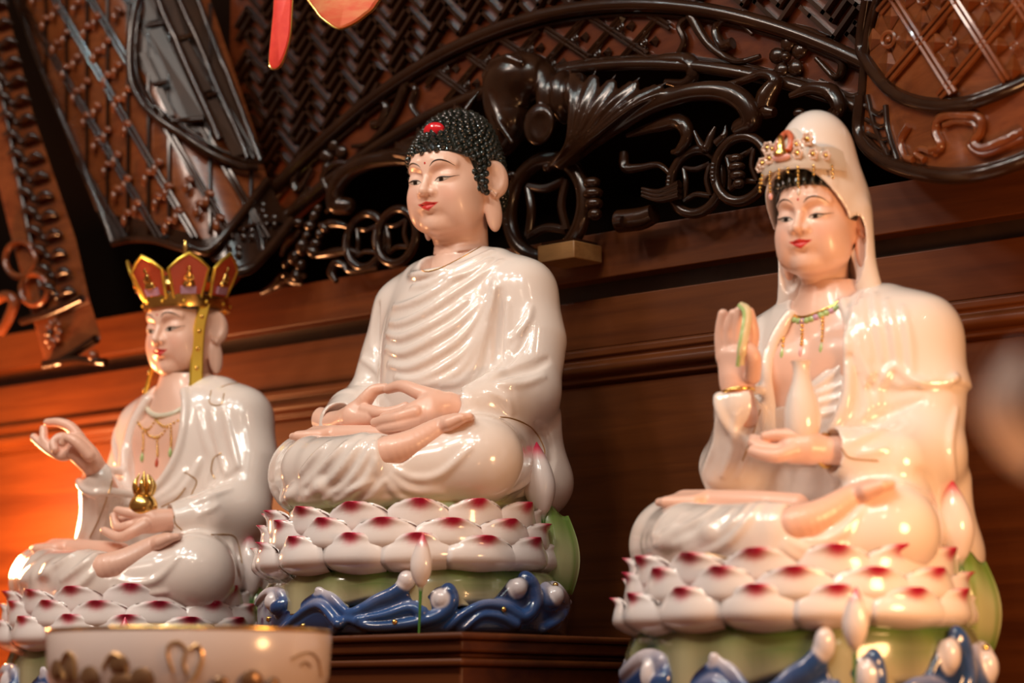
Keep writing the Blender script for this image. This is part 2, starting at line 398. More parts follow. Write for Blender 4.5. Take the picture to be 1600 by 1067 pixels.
# lattice and quatrefoils in the middle of the band
for sgn in (-1, 1):
    for k in range(-7, 8):
        pts = []
        for t in np.linspace(-.25, .25, 60):
            x = t; z = .735+sgn*.72*(x-k*.075)
            if abs(x) < .215+.03*(z-.74)/.04 and zlow(x)+.008 < z < zup(x)-.008: pts.append((x, .231, z))
        if len(pts) > 2:
            for o_ in (-.0032, .0032): cp('lattice_bar', PM().tube([pts[0]+np.array((0, 0, o_)), pts[-1]+np.array((0, 0, o_))], .0024, 6))
def quatrefoil(c, r, parent=can, nrm=(0, -1, 0), ux=(1, 0, 0), name='quatrefoil'):
    c = np.array(c, float); n_ = np.array(nrm, float); u = np.array(ux, float); w_ = np.cross(n_, u)
    pm = PM()
    for k in range(4):
        t = math.pi/2*k; d = u*math.cos(t)+w_*math.sin(t); s_ = np.cross(n_, d)
        pm.add([c+d*r*.2+n_*.001, c+d*r*.75+s_*r*.36, c+d*r*1.05+n_*.001, c+d*r*.75-s_*r*.36, c+d*r*.62+n_*r*.34, c+d*r*.5-n_*.002], [(0, 4, 1), (1, 4, 2), (2, 4, 3), (3, 4, 0), (0, 1, 5), (1, 2, 5), (2, 3, 5), (3, 0, 5)])
    o = cp(name, pm, M['dark_wood'], False, parent=parent)
    b = PM().ball(c+n_*r*.2, r*.17, 10, 6)
    P = [c+n_*r*.22+(u*math.cos(t)+w_*math.sin(t))*r*.22 for t in np.linspace(0, 2*np.pi, 13)[:-1]]
    b.tube(P, r*.07, 6, True); q_ = b.build('flower_boss', M['dark_wood'], o); return o
for k in range(-3, 4):
    for dz in (-.027, .027):
        x = (k+.5*(dz > 0)+.25)*.075; z = .735+dz*.0+(.027 if dz > 0 else -.0)
        if abs(x) < .19 and zlow(x)+.012 < z < zup(x)-.012: quatrefoil((x, .234, z), .020)
def flower(c, r, n=5, parent=can, name='carved_flower'):
    c = np.array(c, float); pm = PM()
    for k in range(n):
        t = 2*math.pi*k/n+.3; pm.ball(c+np.array((r*.62*math.cos(t), 0, r*.62*math.sin(t))), (r*.40, r*.22, r*.36), 10, 6, Matrix.Rotation(-t, 3, 'Y'))
    o = cp(name, PM().add(pm.v, pm.f), parent=parent); PM().ball(c+np.array((0, -r*.18, 0)), r*.24, 10, 6).build('flower_boss', M['dark_wood'], o)
for s in (-1, 1):
    x = s*.385; zc = (zlow(x)+zup(x))/2
    flower((x, .230, zc), .028, 5)
    for pts in ([(.335,.055),(.305,.072),(.28,.055),(.290,.035),(.305,.040)], [(.345,.030),(.31,.018),(.275,.030),(.255,.050),(.240,.075)], [(.425,.045),(.452,.030),(.462,.050),(.448,.062)], [(.43,.020),(.47,.012),(.50,.028)], [(.36,.068),(.40,.075),(.44,.070)]):
        P = spline([(s*x, .229, zlow(x)-.004+h*1.0) for x, h in pts], 6); n_ = len(P)
        cp('carved_scroll', PM().tube(P, .0062*np.clip(np.linspace(.5, 1.3, n_), 0, 1.2), 8))
    P = spline([(s*.215, .231, zlow(.215)+.005), (s*.232, .229, zlow(.23)+.03), (s*.225, .229, zlow(.225)+.05), (s*.240, .231, zup(.24)-.008)], 6)
    cp('carved_scroll', PM().tube(P, .0045, 8))

# ---- openwork carving: bat with spread wings over ringed coins
ow = empty('openwork_carving', (0, .23, .5), 'dark wooden openwork carving of a bat with fan wings above ringed coins', 'carving')
def op_(name, o):
    o.parent = ow; o.location = (0, -.23, -.5); o.name = name; return o
def mirrored(o, name):
    me = o.data; v = np.empty(len(me.vertices)*3, np.float32); me.vertices.foreach_get('co', v); v = v.reshape(-1, 3)*np.array((-1, 1, 1)); f = np.empty(len(me.polygons)*4, np.int32); me.polygons.foreach_get('vertices', f)
    return op_(name, np_mesh(name, v, f.reshape(-1, 4)[:, ::-1], M['dark_wood']))
B = Vol((-.085, .150, .585), (.110, .245, .755), .0017)
def S(px, py, out): return Pw(px, py, out)
B.ell(S(808, 124, .030), (.039, .034, .034)); B.ell(S(838, 120, .024), (.024, .028, .026), .02); B.ell(S(800, 180, .030), (.028, .030, .036), .02); B.ell(S(775, 150, .040), (.014, .020, .034), .015)
B.ell(S(782, 222, .034), (.020, .022, .020), .015)
B.chain([S(760,112,.048), S(772,98,.054), S(795,90,.056), S(815,98,.056)], [.0045, .006, .006, .004], .004)
B.chain([S(757,118,.050), S(768,155,.056), S(782,195,.058), S(800,222,.056)], [.004, .005, .005, .003], .004)
B.ell(S(842, 194, .050), (.025, .009, .027), .004); B.ell(S(846, 198, .059), (.018, .006, .020), .003, 'sub')
for x in (862, 884, 906): B.ell(S(x, 152, .020), (.015, .026, .041-.0002*(x-858)), .007)
for p in ((792,118),(812,108),(806,145),(786,155),(822,130),(830,150)):
    B.chain([S(p[0]+3, p[1]-6, .066), S(p[0]-3, p[1]+6, .066)], .0022, .002, 'sub')
b_ = op_('bat_body', B.build('bat_body', M['dark_wood'], None, smooth=2))
W_ = Vol((.02, .150, .555), (.37, .245, .735), .0019)
root = (860, 260)
RIBS = [[(860,258),(886,222),(892,150),(891,108)], [(864,258),(893,218),(908,168),(932,108)], [(868,258),(902,214),(925,170),(962,117)], [(870,258),(912,212),(950,165),(1000,121)], [(872,260),(922,212),(975,165),(1042,129)], [(874,261),(930,212),(1000,160),(1087,131)]]
for i, r in enumerate(RIBS):
    P = spline([S(x, y, .038+.020*math.sin(math.pi*j/3)) for j, (x, y) in enumerate(r)], 8); n = len(P)
    W_.chain(P, np.linspace(.0026, .0040, n)*(1-.60*np.linspace(0, 1, n)**5), .0015)
    if i < len(RIBS)-1:
        Q2 = spline([S(x, y, .038+.020*math.sin(math.pi*j/3)) for j, (x, y) in enumerate(RIBS[i+1])], 8)
        for f in (.12, .25, .38, .5, .62, .75, .88):
            T = P*(1-f)+Q2*f; T[:, 1] += .0055*math.sin(math.pi*f)+.001; L = int(n*(1-.14*math.sin(math.pi*f)))
            W_.chain(T[:L], np.linspace(.0026, .0050, L), .002)
ARM = [(856,262),(890,252),(925,226),(956,205),(1000,176),(1040,157),(1087,144),(1132,144),(1162,160),(1175,188),(1158,200)]
P = spline([S(x, y, .026+.016*math.sin(math.pi*j/10)) for j, (x, y) in enumerate(ARM)], 5); n = len(P)
W_.chain(P, np.interp(np.linspace(0, 1, n), [0, .15, .45, .75, 1], [.0045, .0070, .0095, .0135, .0120]), .004)
W_.ell(S(855, 262, .036), (.0062, .0062, .0062), .002)
w_ = op_('bat_wing', W_.build('bat_wing', M['dark_wood'], None, smooth=2)); mirrored(w_, 'bat_wing')
def tb(name, pts, r, out=.02, n=8, close=False, k=6, parent=None):
    P = spline([S(p[0], p[1], p[2] if len(p) > 2 else out) for p in pts], k, close); r = np.interp(np.linspace(0, 1, len(P)), np.linspace(0, 1, len(r)), r) if not np.isscalar(r) else r
    return op_(name, PM().tube(P, r, n, close).build(name, M['dark_wood']))
def coin(px, py, R, out, tilt=0.):
    c = S(px, py, out); th = np.linspace(0, 2*np.pi, 49)[:-1]
    ring = PM().tube([c+np.array((R*math.cos(t), .0, R*math.sin(t))) for t in th], .0062*R/.037, 10, True)
    o = op_('coin_ring', ring.build('coin_ring', M['dark_wood'])); q = PM()
    for k in range(4):
        A = math.pi/4+k*math.pi/2+tilt; Bq = A+math.pi/2; m = (A+Bq)/2
        P = spline([c+np.array((R*.72*math.cos(A), .002, R*.72*math.sin(A))), c+np.array((R*.40*math.cos(m), .0, R*.40*math.sin(m))), c+np.array((R*.72*math.cos(Bq), .002, R*.72*math.sin(Bq)))], 8)
        q.tube(P, .0034*R/.037, 8)
    q.build('square_hole_frame', M['dark_wood'], o)
    b = PM()
    for k in range(-2, 3): b.ball(c+np.array((-R*math.cos(k*.13), -.004, R*math.sin(k*.13))), .0038*R/.037, 8, 6)
    for k in range(-2, 3): PM().ball(c+np.array((-R*math.cos(k*.13), -.004, R*math.sin(k*.13))), .0042*R/.037, 8, 6).build('ring_bead', M['dark_wood'], o)
coin(854, 325, .063, .018); coin(572, 376, .0365, .012); coin(620, 369, .0365, .022, .1); coin(1088, 284, .0385, .018); coin(1158, 264, .0385, .028, .1)
# wrapped baluster beads on the rings
for px, py, s_ in ((925, 300, 1.25), (1150, 262, 1.)):
    for k, r in enumerate((.0100, .0115, .0105, .0080)):
        op_('turned_bead', PM().ball(S(px+k*1.5, py-14+k*13*s_, .036), (r*s_, r*s_*.8, .006*s_), 14, 8).build('turned_bead', M['dark_wood']))
tb('scroll', [(557,258),(526,256),(506,276),(512,294),(521,307),(517,323),(510,332)], [.003, .006, .006, .005, .006, .005, .003], .012)
tb('scroll', [(740,232),(700,240),(668,262),(650,290)], [.004, .007, .007, .004], .014); tb('scroll', [(668,240),(640,250),(632,225),(655,215)], .005, .012)
tb('scroll', [(1092,140),(1150,130),(1191,116),(1212,126),(1199,150),(1194,172),(1210,176)], [.003, .005, .006, .009, .013, .012, .006], .022)
tb('scroll', [(1235,150),(1270,138),(1300,146),(1312,170),(1300,185)], [.004, .008, .011, .010, .005], .02)
tb('scroll', [(980,212),(1030,196),(1062,190),(1075,212),(1062,235),(1050,238)], [.003, .009, .011, .009, .006, .003], .026)
tb('scroll', [(975,238),(978,262),(1000,262),(1030,258),(1050,275)], [.006, .007, .005, .004, .003], .018)
tb('scroll', [(1085,205),(1095,225),(1105,232),(1112,212),(1118,198)], [.002, .005, .007, .005, .002], .03); tb('scroll', [(1120,225),(1132,212),(1134,196)], [.006, .005, .001], .03)
for dy in (-9, 0, 9): tb('wrapped_band', [(1003,300+dy*.6),(1030,306+dy*.7),(1062,296+dy)], [.002, .004, .0052], .030)
tb('scroll', [(1000,100),(1040,95),(1078,98),(1085,118),(1070,132),(1040,128)], [.004, .010, .012, .010, .008, .004], .006); tb('scroll', [(1320,160),(1290,190),(1310,220)], .006, .01)
tb('rolled_scroll', [(968,346),(1000,342),(1022,334)], [.0145, .0140, .0120], .020, 16); tb('scroll_eye', [(966,347),(974,346)], .0075, .034, 12)
tb('scroll', [(526,440),(518,426),(525,412),(538,414),(548,424),(590,418)], [.004, .007, .006, .005, .004, .003], .014)
for x, y, r in ((485,353,.008),(492,338,.007),(497,327,.006),(467,348,.007),(508,356,.007),(474,386,.010),(461,402,.009),(490,393,.009),(494,380,.007),(470,415,.007),(464,431,.008),(480,368,.006),(500,366,.006),(448,412,.006)):
    P_ = S(x, y, .012); r = (r*1.35, r*1.1, r*1.0); op_('grape', PM().ball(P_, r, 12, 8, Matrix.Rotation(x*.7, 3, 'Y')).build('grape', M['dark_wood']))
    P_ = P_*np.array((-1, 1, 1)); op_('grape', PM().ball(P_, r, 12, 8).build('grape', M['dark_wood']))
for pts in ([(409,458),(429,447),(445,430),(456,440),(472,443)], [(430,450),(452,436),(478,430)], [(495,400),(540,392),(565,396)], [(500,352),(530,350),(556,358)], [(470,360),(450,380),(440,400)]): tb('carved_root', pts, [.004, .007, .006, .005, .003], .010)
br = PM(); c0 = Pw(896, 398, .012)
br_o = empty('wooden_bracket', c0, 'small pale wooden block fixed under the big carved coin', 'block')
o = PM().box((-.030, -.034, -.012), (.030, .020, .010)).build('block', M['light_wood'], br_o); bv = o.modifiers.new('b', 'BEVEL'); bv.width = .0015; bv.segments = 2
PM().box((-.026, -.031, .010), (.026, .016, .014)).build('top_plate', M['dark_wood'], br_o)

# ---- carved drapes at both sides: sheets bulging out of the wall, with lattice, flowers and rolled borders
class Drape:
    def __init__(s, Yf, root): s.Y = Yf; s.root = root
    def p(s, px, py, out=0.): return onY(px, py, s.Y(px, py)-out)
    def put(s, o):
        o.parent = s.root; o.location = -s.root.location; return o
    def sheet(s, name, rows, material, thick=.008, nu=40, out=0.):
        R_ = [spline(r, 10) for r in rows]; R_ = [np.array([np.interp(np.linspace(0, 1, nu), np.linspace(0, 1, len(r)), r[:, k]) for k in (0, 1)]).T for r in R_]
        G = np.array(R_); n0 = len(rows); nv = n0*6
        H = np.array([[np.interp(np.linspace(0, 1, nv), np.linspace(0, 1, n0), G[:, i, k]) for i in range(nu)] for k in (0, 1)])   # 2, nu, nv
        V = [s.p(H[0, i, j], H[1, i, j], out) for i in range(nu) for j in range(nv)]
        V2 = [s.p(H[0, i, j], H[1, i, j], out-thick) for i in range(nu) for j in range(nv)]; q = nu*nv; F = []
        for i in range(nu-1):
            for j in range(nv-1):
                a = i*nv+j; F += [(a, a+1, a+nv+1, a+nv), (q+a, q+a+nv, q+a+nv+1, q+a+1)]
        for i in range(nu-1):
            for j in (0, nv-1): a = i*nv+j; F.append((a, a+nv, q+a+nv, q+a))
        for j in range(nv-1):
            for i in (0, nu-1): a = i*nv+j; F.append((a, a+1, q+a+1, q+a))
        return s.put(PM().add(V+V2, F).build(name, material))
    def tube(s, name, pts, r, out=.003, n=8, k=6, material=None):
        P = spline([s.p(p[0], p[1], out) for p in pts], k); r = np.interp(np.linspace(0, 1, len(P)), np.linspace(0, 1, len(r)), r) if not np.isscalar(r) else r
        return s.put(PM().tube(P, r, n).build(name, material or M['dark_wood']))
    def foil(s, px, py, a, e1, e2, material):
        """four faceted petals around a ring boss, laid along the lattice directions"""
        c = np.array((px, py)); ds = [np.array(e1)*.5, np.array(e2)*.5]; ds = [(ds[0]+ds[1])*a, (ds[1]-ds[0])*a, -(ds[0]+ds[1])*a, (ds[0]-ds[1])*a]; pm = PM()
        for k in range(4):
            d = ds[k]; w = ds[(k+1) % 4]*.42
            P2 = [c+d*.16, c+d*.62+w*.75, c+d*.98, c+d*.62-w*.75, c+d*.60]
            v = [s.p(*x, .0015) for x in P2[:4]]+[s.p(*P2[4], .0115)]
            pm.add(v, [(0, 1, 4), (1, 2, 4), (2, 3, 4), (3, 0, 4), (3, 2, 1, 0)])
        o = s.put(pm.build('quatrefoil', material, smooth=False))
        b = s.p(px, py, .006); R_ = np.linalg.norm(s.p(px+6, py, .006)-b)
        PM().tube([b+np.array((R_*math.cos(t), -.001, R_*math.sin(t))) for t in np.linspace(0, 2*np.pi, 17)[:-1]], R_*.32, 6, True).ball(b, R_*.5, 8, 6).build('ring_boss', material, o)
# right drape
rd = empty('carved_drape', onY(1500, 140, .14), 'red brown wooden drape carved with diamond lattice, top right above the veil', 'carving', 'carved drapes beside the canopy')
D = Drape(lambda x, y: .225-.105*max(0, 1-((x-1545)/215)**2)**.7, rd)
top = [(1392,-40),(1450,-40),(1530,-40),(1620,-40),(1720,-40)]; mid = [(1352,92),(1400,148),(1475,166),(1560,146),(1720,70)]; bot = [(1346,216),(1396,258),(1490,276),(1590,254),(1720,190)]
D.sheet('lattice_panel', [[(1425,-190),(1470,-190),(1540,-190),(1630,-190),(1720,-190)], top, mid], M['lamplit_red'], out=0); D.sheet('border_band', [mid, bot], M['lamplit_red'], out=.001)
D.tube('rolled_moulding', [(1356,0),(1347,60)]+mid, .0075, .006, 12); D.tube('rolled_moulding', [(1346,150)]+bot, .0085, .006, 12); D.tube('side_moulding', [(1428,-185),(1395,-30),(1372,0),(1358,50),(1350,120),(1345,200)], .006, .004, 10)
D.tube('thin_moulding', [(x, y-9) for x, y in mid], .003, .003); D.tube('thin_moulding', [(x, y-10) for x, y in bot], .003, .004)
c0 = np.array((1487., 67.)); e1 = np.array((54., -64.)); e2 = np.array((44., 69.))
def clip(a, b, f, n=60):
    t = np.linspace(0, 1, n); P = [a+(b-a)*k for k in t if f(*(a+(b-a)*k))]; return P
ym = lambda x: np.interp(x, [p[0] for p in mid], [p[1] for p in mid])
inside = lambda x, y: 1352+max(0, -y+90)*.27 < x < 1715 and -185 < y < ym(x)-12
for k in range(-7, 8):
    for e, f in ((e1, e2), (e2, e1)):
        o_ = c0+f*(k+.5); P = clip(o_-e*9, o_+e*9, inside, 200)
        if len(P) > 8:
            n_ = np.array((-e[1], e[0])); n_ = n_/np.linalg.norm(n_)*4.2
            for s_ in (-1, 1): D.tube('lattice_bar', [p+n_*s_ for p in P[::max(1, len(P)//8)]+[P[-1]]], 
                .0030, .006, 6, 2, M['lamplit_red'])
for i in range(-5, 6):
    for j in range(-5, 6):
        c = c0+e1*i+e2*j
        if inside(c[0], c[1]+18) and c[1] > -175: D.foil(c[0], c[1], .92, e1, e2, M['lamplit_red'])
for pts, r in (([(1420,196),(1408,220),(1415,245),(1428,250)], .0045), ([(1455,235),(1470,228),(1462,205),(1468,186),(1495,180),(1530,184),(1532,205),(1522,222),(1535,232),(1565,222),(1600,205)], .0055), ([(1462,240),(1440,232),(1432,240),(1445,250)], .004), ([(1475,196),(1495,190),(1522,194),(1524,212),(1515,228),(1540,241),(1600,216)], .0035)):
    D.tube('cloud_scroll', pts, r, .005, 8, 6, M['lamplit_red'])
for k in range(4): D.tube('strap', [(1352+k*2, 165+k*22),(1372+k*3, 178+k*20),(1385+k*3, 172+k*22)], .0032, .003)
D.tube('strap', [(1356,150),(1368,200),(1392,250)], .0035, .004); D.tube('strap', [(1384,165),(1388,205),(1402,250)], .0035, .004)
# left drape
ld = empty('carved_drape', onY(250, 200, .1), 'dark wooden drape carved with lattice and a slatted panel, upper left above the crown', 'carving', 'carved drapes beside the canopy')
def yl(x, y):
    u = np.clip((455-(455-330)*(345-y)/365.-x)/275., -.15, 1.3); return .225-.11*math.sin(min(max(u, -.1), 1.15)*math.pi*.72)
D = Drape(yl, ld)
t_ = [(10,-30),(90,-30),(170,-30),(250,-30),(318,-30)]; m1 = [(88,170),(165,185),(250,200),(330,215),(398,205)]; m2 = [(150,330),(225,345),(290,362),(335,368),(418,282)]; b2 = [(176,378),(235,372),(290,392),(350,408),(404,414),(456,352)]
D.sheet('lattice_panel', [[(-45,-180),(32,-180),(110,-180),(190,-180),(272,-180)], t_, m1, m2], M['lamplit_red']); D.sheet('border_band', [m2, b2], M['dark_wood'], out=.001)
D.tube('rolled_moulding', [(290,384),(325,392),(352,366),(385,325),(418,282)], .0065, .006, 10); D.tube('rolled_moulding', [(345,425),(385,422),(412,400),(438,370),(456,345)], .0075, .008, 10)
D.tube('rolled_moulding', [(178,380),(205,374),(240,375),(272,384),(300,392)], .0055, .006, 10); D.tube('side_moulding', [(-38,-178),(18,-30),(60,90),(110,210),(160,330),(178,380)], .005, .004)
ins = lambda x, y: 14+(y+30)*.385 < x < 318+(y+30)*.30 and -175 < y < 372
for k in range(-2, 13):
    x = 40+k*32; P = clip(np.array((x, -172.)), np.array((x, 375.)), ins, 50)
    if len(P) > 5 and not (k % 2 == 0 and x > 240): D.tube('lattice_bar', P[::4]+[P[-1]], .0030, .003, 6, 2)
for k in range(-6, 12):
    P = clip(np.array((-127.+k*56, -173.)), np.array((210.+k*56, 400.)), lambda x, y: ins(x, y) and (x < 205 or y > 235+.1*(x-290) or y < -40), 80)
    if len(P) > 5:
        for s_ in (-4, 4): D.tube('lattice_bar', [p+np.array((s_, 0)) for p in P[::5]+[P[-1]]], .0026, .005, 6, 2)
for i in range(-5, 14):
    for j in range(6):
        x = 56+j*32+i*16; y = -10+i*38+j*6+(j % 2)*16
        if ins(x, y) and ins(x, y+18) and (x < 195+.15*y*.5 or y > 250+.35*max(0, x-260) or y < -45) :
            b = D.p(x, y, .007); pm = PM().ball(b, (.0095, .005, .0050), 8, 6, Matrix.Rotation(.4, 3, 'Y')); pm2 = PM().ball(D.p(x-6, y+13, .007), (.0055, .005, .0090), 8, 6)
            o = D.put(pm.build('bell_flower', M['lamplit_red'])); pm2.build('bell_drop', M['lamplit_red'], o)
# slatted cartouche on the left drape
car = [(268,-150),(240,-90),(222,-25),(208,30),(203,80),(206,125),(222,160),(246,184),(290,214),(330,240),(372,258),(402,262)]
D.tube('cartouche_rim', car, .0062, .012, 10); D.tube('cartouche_rim', [(x+9, y-8) for x, y in car], .003, .010)
D.sheet('cartouche_panel', [[(258,-140),(262,-140),(266,-140)], [(232,-25),(262,-25),(300,-25)], [(214,100),(262,85),(342,90)], [(300,205),(345,215),(400,250)]], M['dark_matte'], .006, 16, .004)
for a_, b_, r in (((238,-20),(344,218),.0062), ((272,-20),(388,246),.0042), ((300,-25),(408,250),.0040)): D.tube('slat_bar', [a_, ((a_[0]+b_[0])/2, (a_[1]+b_[1])/2), b_], r, .013, 8)
def slat(a0, a1, w, n='slat'):
    a0 = np.array(a0, float); a1 = np.array(a1, float); d = a1-a0; q_ = np.array((w, -w*.25)); pts = [a0-q_, a0+q_, a1+q_, a1-q_]
    V = [D.p(*p, .0125) for p in pts]+[D.p(*p, .004) for p in pts]; D.put(PM().add(V, [(0, 1, 2, 3), (7, 6, 5, 4)]+[(i, 4+i, 4+(i+1) % 4, (i+1) % 4) for i in range(4)]).build(n, M['dark_matte'], smooth=False))
for a_, b_, w in (((258,-15),(281,55),8), ((285,66),(322,142),9), ((330,156),(372,242),9), ((242,45),(308,185),11), ((232,-15),(238,32),8), ((222,82),(244,128),5), ((248,138),(268,180),5)): slat(a_, b_, w)
for a_, b_ in (((228,40),(256,36)), ((276,60),(302,56)), ((322,150),(346,146)), ((268,190),(318,186)), ((240,132),(262,128))): D.tube('cross_bar', [a_, b_], .0045, .012, 8)
# petal relief on the lower band
for x, y in ((402,325),(385,365),(420,345),(365,392)):
    for dx, dy in ((-7,-5),(7,-4),(-6,6),(7,6)): 
        D.put(PM().ball(D.p(x+dx, y+dy, .003), (.006, .003, .006), 8, 6).build('carved_petal', M['dark_wood']))
D.tube('carved_strap', [(380,318),(400,345),(412,392)], .003, .005); D.tube('carved_strap', [(372,360),(400,350),(440,345)], .003, .005)

# ---- far left pillar with leaves and rosettes
lp = empty('carved_pillar', onY(60, 400, .02), 'narrow dark wooden pillar carved with leaves and rosettes at the far left', 'pillar')
D = Drape(lambda x, y: .10, lp)
D.sheet('pillar_face', [[(-90,-190),(-62,-190),(-42,-190)], [(-60,-30),(-30,-30),(0,-30)], [(-30,180),(10,180),(52,180)], [(20,380),(60,380),(118,372)], [(52,500),(80,495),(140,468)], [(72,572),(105,560),(158,528)]], M['lamplit_red'], .03, 14)
for i in range(-7, 15):
    y = 60+i*30; x0 = -42+y*.235
    if y > 450: break
    for s_ in (-1, 1):
        c = (x0+26+s_*16, y+(6 if s_ > 0 else 0)); P = [D.p(c[0]-s_*15, c[1]+9, .004), D.p(c[0], c[1]-3, .010), D.p(c[0]+s_*14, c[1]+2, .005)]
        D.put(PM().tube(spline(P, 5), [.002, .004, .0055, .0065, .007, .0068, .006, .005, .004, .0025, .001], 8).build('carved_leaf', M['dark_wood']))
    D.put(PM().ball(D.p(x0+26, y+12, .007), .0065, 10, 6).build('carved_bud', M['dark_wood']))
for (x, y, r) in ((32,405,24),(54,452,21)):
    D.put(PM().tube([D.p(x+r*math.cos(t), y+r*1.15*math.sin(t), .008) for t in np.linspace(0, 2*np.pi, 25)[:-1]], .005, 8, True).build('carved_ring', M['lamplit_red']))
D.tube('pillar_moulding', [(34,502),(80,488),(128,466)], .006, .006, 10); D.tube('pillar_moulding', [(70,570),(100,562),(150,530)], .007, .006, 10); D.tube('pillar_moulding', [(-66,-185),(-30,-30),(10,180),(50,385),(70,480)], .004, .004)
fo = D.p(82, 520, .008)
for k in range(10):
    t = 2*math.pi*k/10; D.put(PM().ball(fo+np.array((.014*math.cos(t), 0, .014*math.sin(t))), (.0085, .004, .004), 8, 6, Matrix.Rotation(-t, 3, 'Y')).build('rosette_petal', M['lamplit_red']))
D.put(PM().ball(fo+np.array((0, -.004, 0)), .0055, 10, 6).build('rosette_centre', M['dark_wood']))
D.tube('pillar_foot', [(84,568),(120,562),(165,566)], .006, .012, 8); D.put(PM().ball(D.p(146, 556, .012), .0085, 12, 8).build('foot_ball', M['lamplit_red']))
D.tube('side_scroll', [(-10,470),(10,462),(22,472),(12,500),(0,520)], .008, .02, 10, 6, M['lamplit_red'])
# ------------------------------------------------------------------ statue pedestal (lotus, leaf, waves): one is built, the others are copies
def lerp(a, b, t): return np.asarray(a)*(1-t)+np.asarray(b)*t
def sstep(a, b, x): t = np.clip((x-a)/(b-a), 0, 1); return t*t*(3-2*t)
def petal_mesh(name, W, H, B, inward, flick):
    nu, nv = 13, 15; out = []; inn = []
    for j in range(nv):
        v = 1-(1-j/(nv-1))**1.5
        wv = W*(math.sqrt(max(1-((v-.45)/.57)**2.7, 0)) if v > .45 else math.sqrt(max(1-((.45-v)/.49)**2, 0)))
        if v > .94: wv *= 1-3.0*(v-.94)
        ro = B*math.sin(.5*math.pi*min(v/.45, 1))**.8-inward*max(0, v-.5)**1.3*2.4+flick*max(0, (v-.8)/.2)**1.5
        for i in range(nu):
            u = 2*i/(nu-1)-1; x = u*wv; curl = .36*W*u*u*(1-.35*v)
            out.append((x, -(ro-curl), H*(v-.06*(u*u)*(v < .98)*(v)))); t = .0032*(1-abs(u)**3)*(1-v**4)+.0007
            inn.append((x*.97, -(ro-curl)+t, H*v*.995))
    V = out+inn; n = nu*nv; F = []
    for j in range(nv-1):
        for i in range(nu-1):
            a = j*nu+i; F.append((a, a+1, a+nu+1, a+nu)); F.append((n+a, n+a+nu, n+a+nu+1, n+a+1))
    for j in range(nv-1):
        for i in (0, nu-1):
            a = j*nu+i; F.append((a, a+nu, n+a+nu, n+a))
    for i in range(nu-1):
        F.append((i, n+i, n+i+1, i+1)); a = (nv-1)*nu+i; F.append((a, a+1, n+a+1, n+a))
    V = np.array(V); v = V[:, 2]/H
    pink = sstep(1.15, .35, np.sqrt((V[:, 0]/.0165)**2+((H-V[:, 2])/.0150)**2))
    col = lerp((.86, .72, .67), (.88, .80, .77), sstep(0, .6, v)[:, None]); col = lerp(col, (.58, .016, .075), pink[:, None])
    o = np_mesh(name, V, F, M['glaze'], None, col)
    me = o.data; bpy.data.objects.remove(o); return me
PETAL = [petal_mesh('petal', .0430, .0470, .038, .006, .009), petal_mesh('petal', .0425, .0480, .034, .003, .008), petal_mesh('petal', .0430, .0510, .029, .000, .008)]

PED = []           # (object name, mesh, local matrix, label, level) of the master pedestal
def add_ped(name, o_or_mesh, mtx=Matrix(), label=None):
    PED.append((name, o_or_mesh, mtx, label))
def take(o):
    me = o.data; bpy.data.objects.remove(o); return me
# wave base
O0 = np.zeros(3)
Vw = Vol((-.225, -.195, -.006), (.225, .195, .092), .0018)
def drum(a, b, z0, z1, rr, topfn=None):
    def f(X, Y, Z):
        th = np.arctan2(Y/b, X/a); k = np.sqrt((X/a)**2+(Y/b)**2); R_ = min(a, b)
        zt = z1 if topfn is None else topfn(th)
        dr = (k-1-.012*np.sin(5*th+1)-.008*np.sin(9*th))*R_+rr; dz = np.maximum(z0-Z, (Z-zt)*.8)+rr
        return np.minimum(np.maximum(dr, dz), 0)+np.sqrt(np.maximum(dr, 0)**2+np.maximum(dz, 0)**2)-rr
    return f
D0 = Vol((-.225, -.195, -.006), (.225, .195, .092), .004); D0.field((-.225,-.195,-.006), (.225,.195,.105), drum(.192, .160, .001, .085, .006))
EDGE = [(398,955),(408,930),(424,922),(440,928),(450,953),(470,937),(498,921),(522,934),(545,956),(569,949),(590,937),(616,926),(634,914),(645,935),(660,925),(684,914),(704,922),(716,952),(745,942),(775,934),(800,905),(826,902),(842,930),(856,918),(878,914),(898,925)]
ep = D0.pix(EDGE, O0, raw=True); et = np.arctan2(ep[:, 1]/.160, ep[:, 0]/.192); o_ = np.argsort(et); et, ez = et[o_], ep[o_, 2]
def topz(th):
    z = np.interp(th, et, ez); alt = .040+.009*np.sin(6*th)+.005*np.sin(11*th+1)
    w_ = sstep(et[0]-.25, et[0], th)*(1-sstep(et[-1], et[-1]+.25, th)); return z*w_+alt*(1-w_)
Vw.field((-.225,-.195,-.006), (.225,.195,.105), drum(.196, .164, .001, .05, .006, topz))
CREST = [
 [(412,985),(430,966),(452,951),(475,934),(498,922),(522,934),(545,957),(569,950),(590,938),(616,927),(634,913),(638,902),(629,895),(618,901),(619,912),(630,914)],
 [(520,990),(545,968),(582,980),(636,976),(684,963),(706,944),(703,924),(684,915),(667,928),(670,946),(684,946),(686,934)],
 [(700,984),(724,960),(758,944),(790,948),(819,963),(838,940),(831,911),(811,901),(794,914),(798,934),(815,934),(816,919)],
 [(850,985),(880,962),(884,937),(868,917),(850,921),(852,940),(866,941)],
 [(402,975),(402,945),(418,926),(438,926),(447,940),(434,950)],
 [(720,990),(752,962),(785,964),(806,976)], [(436,990),(466,962),(500,945),(530,975)], [(560,967),(600,961),(640,949),(660,957)],
]
crp = []
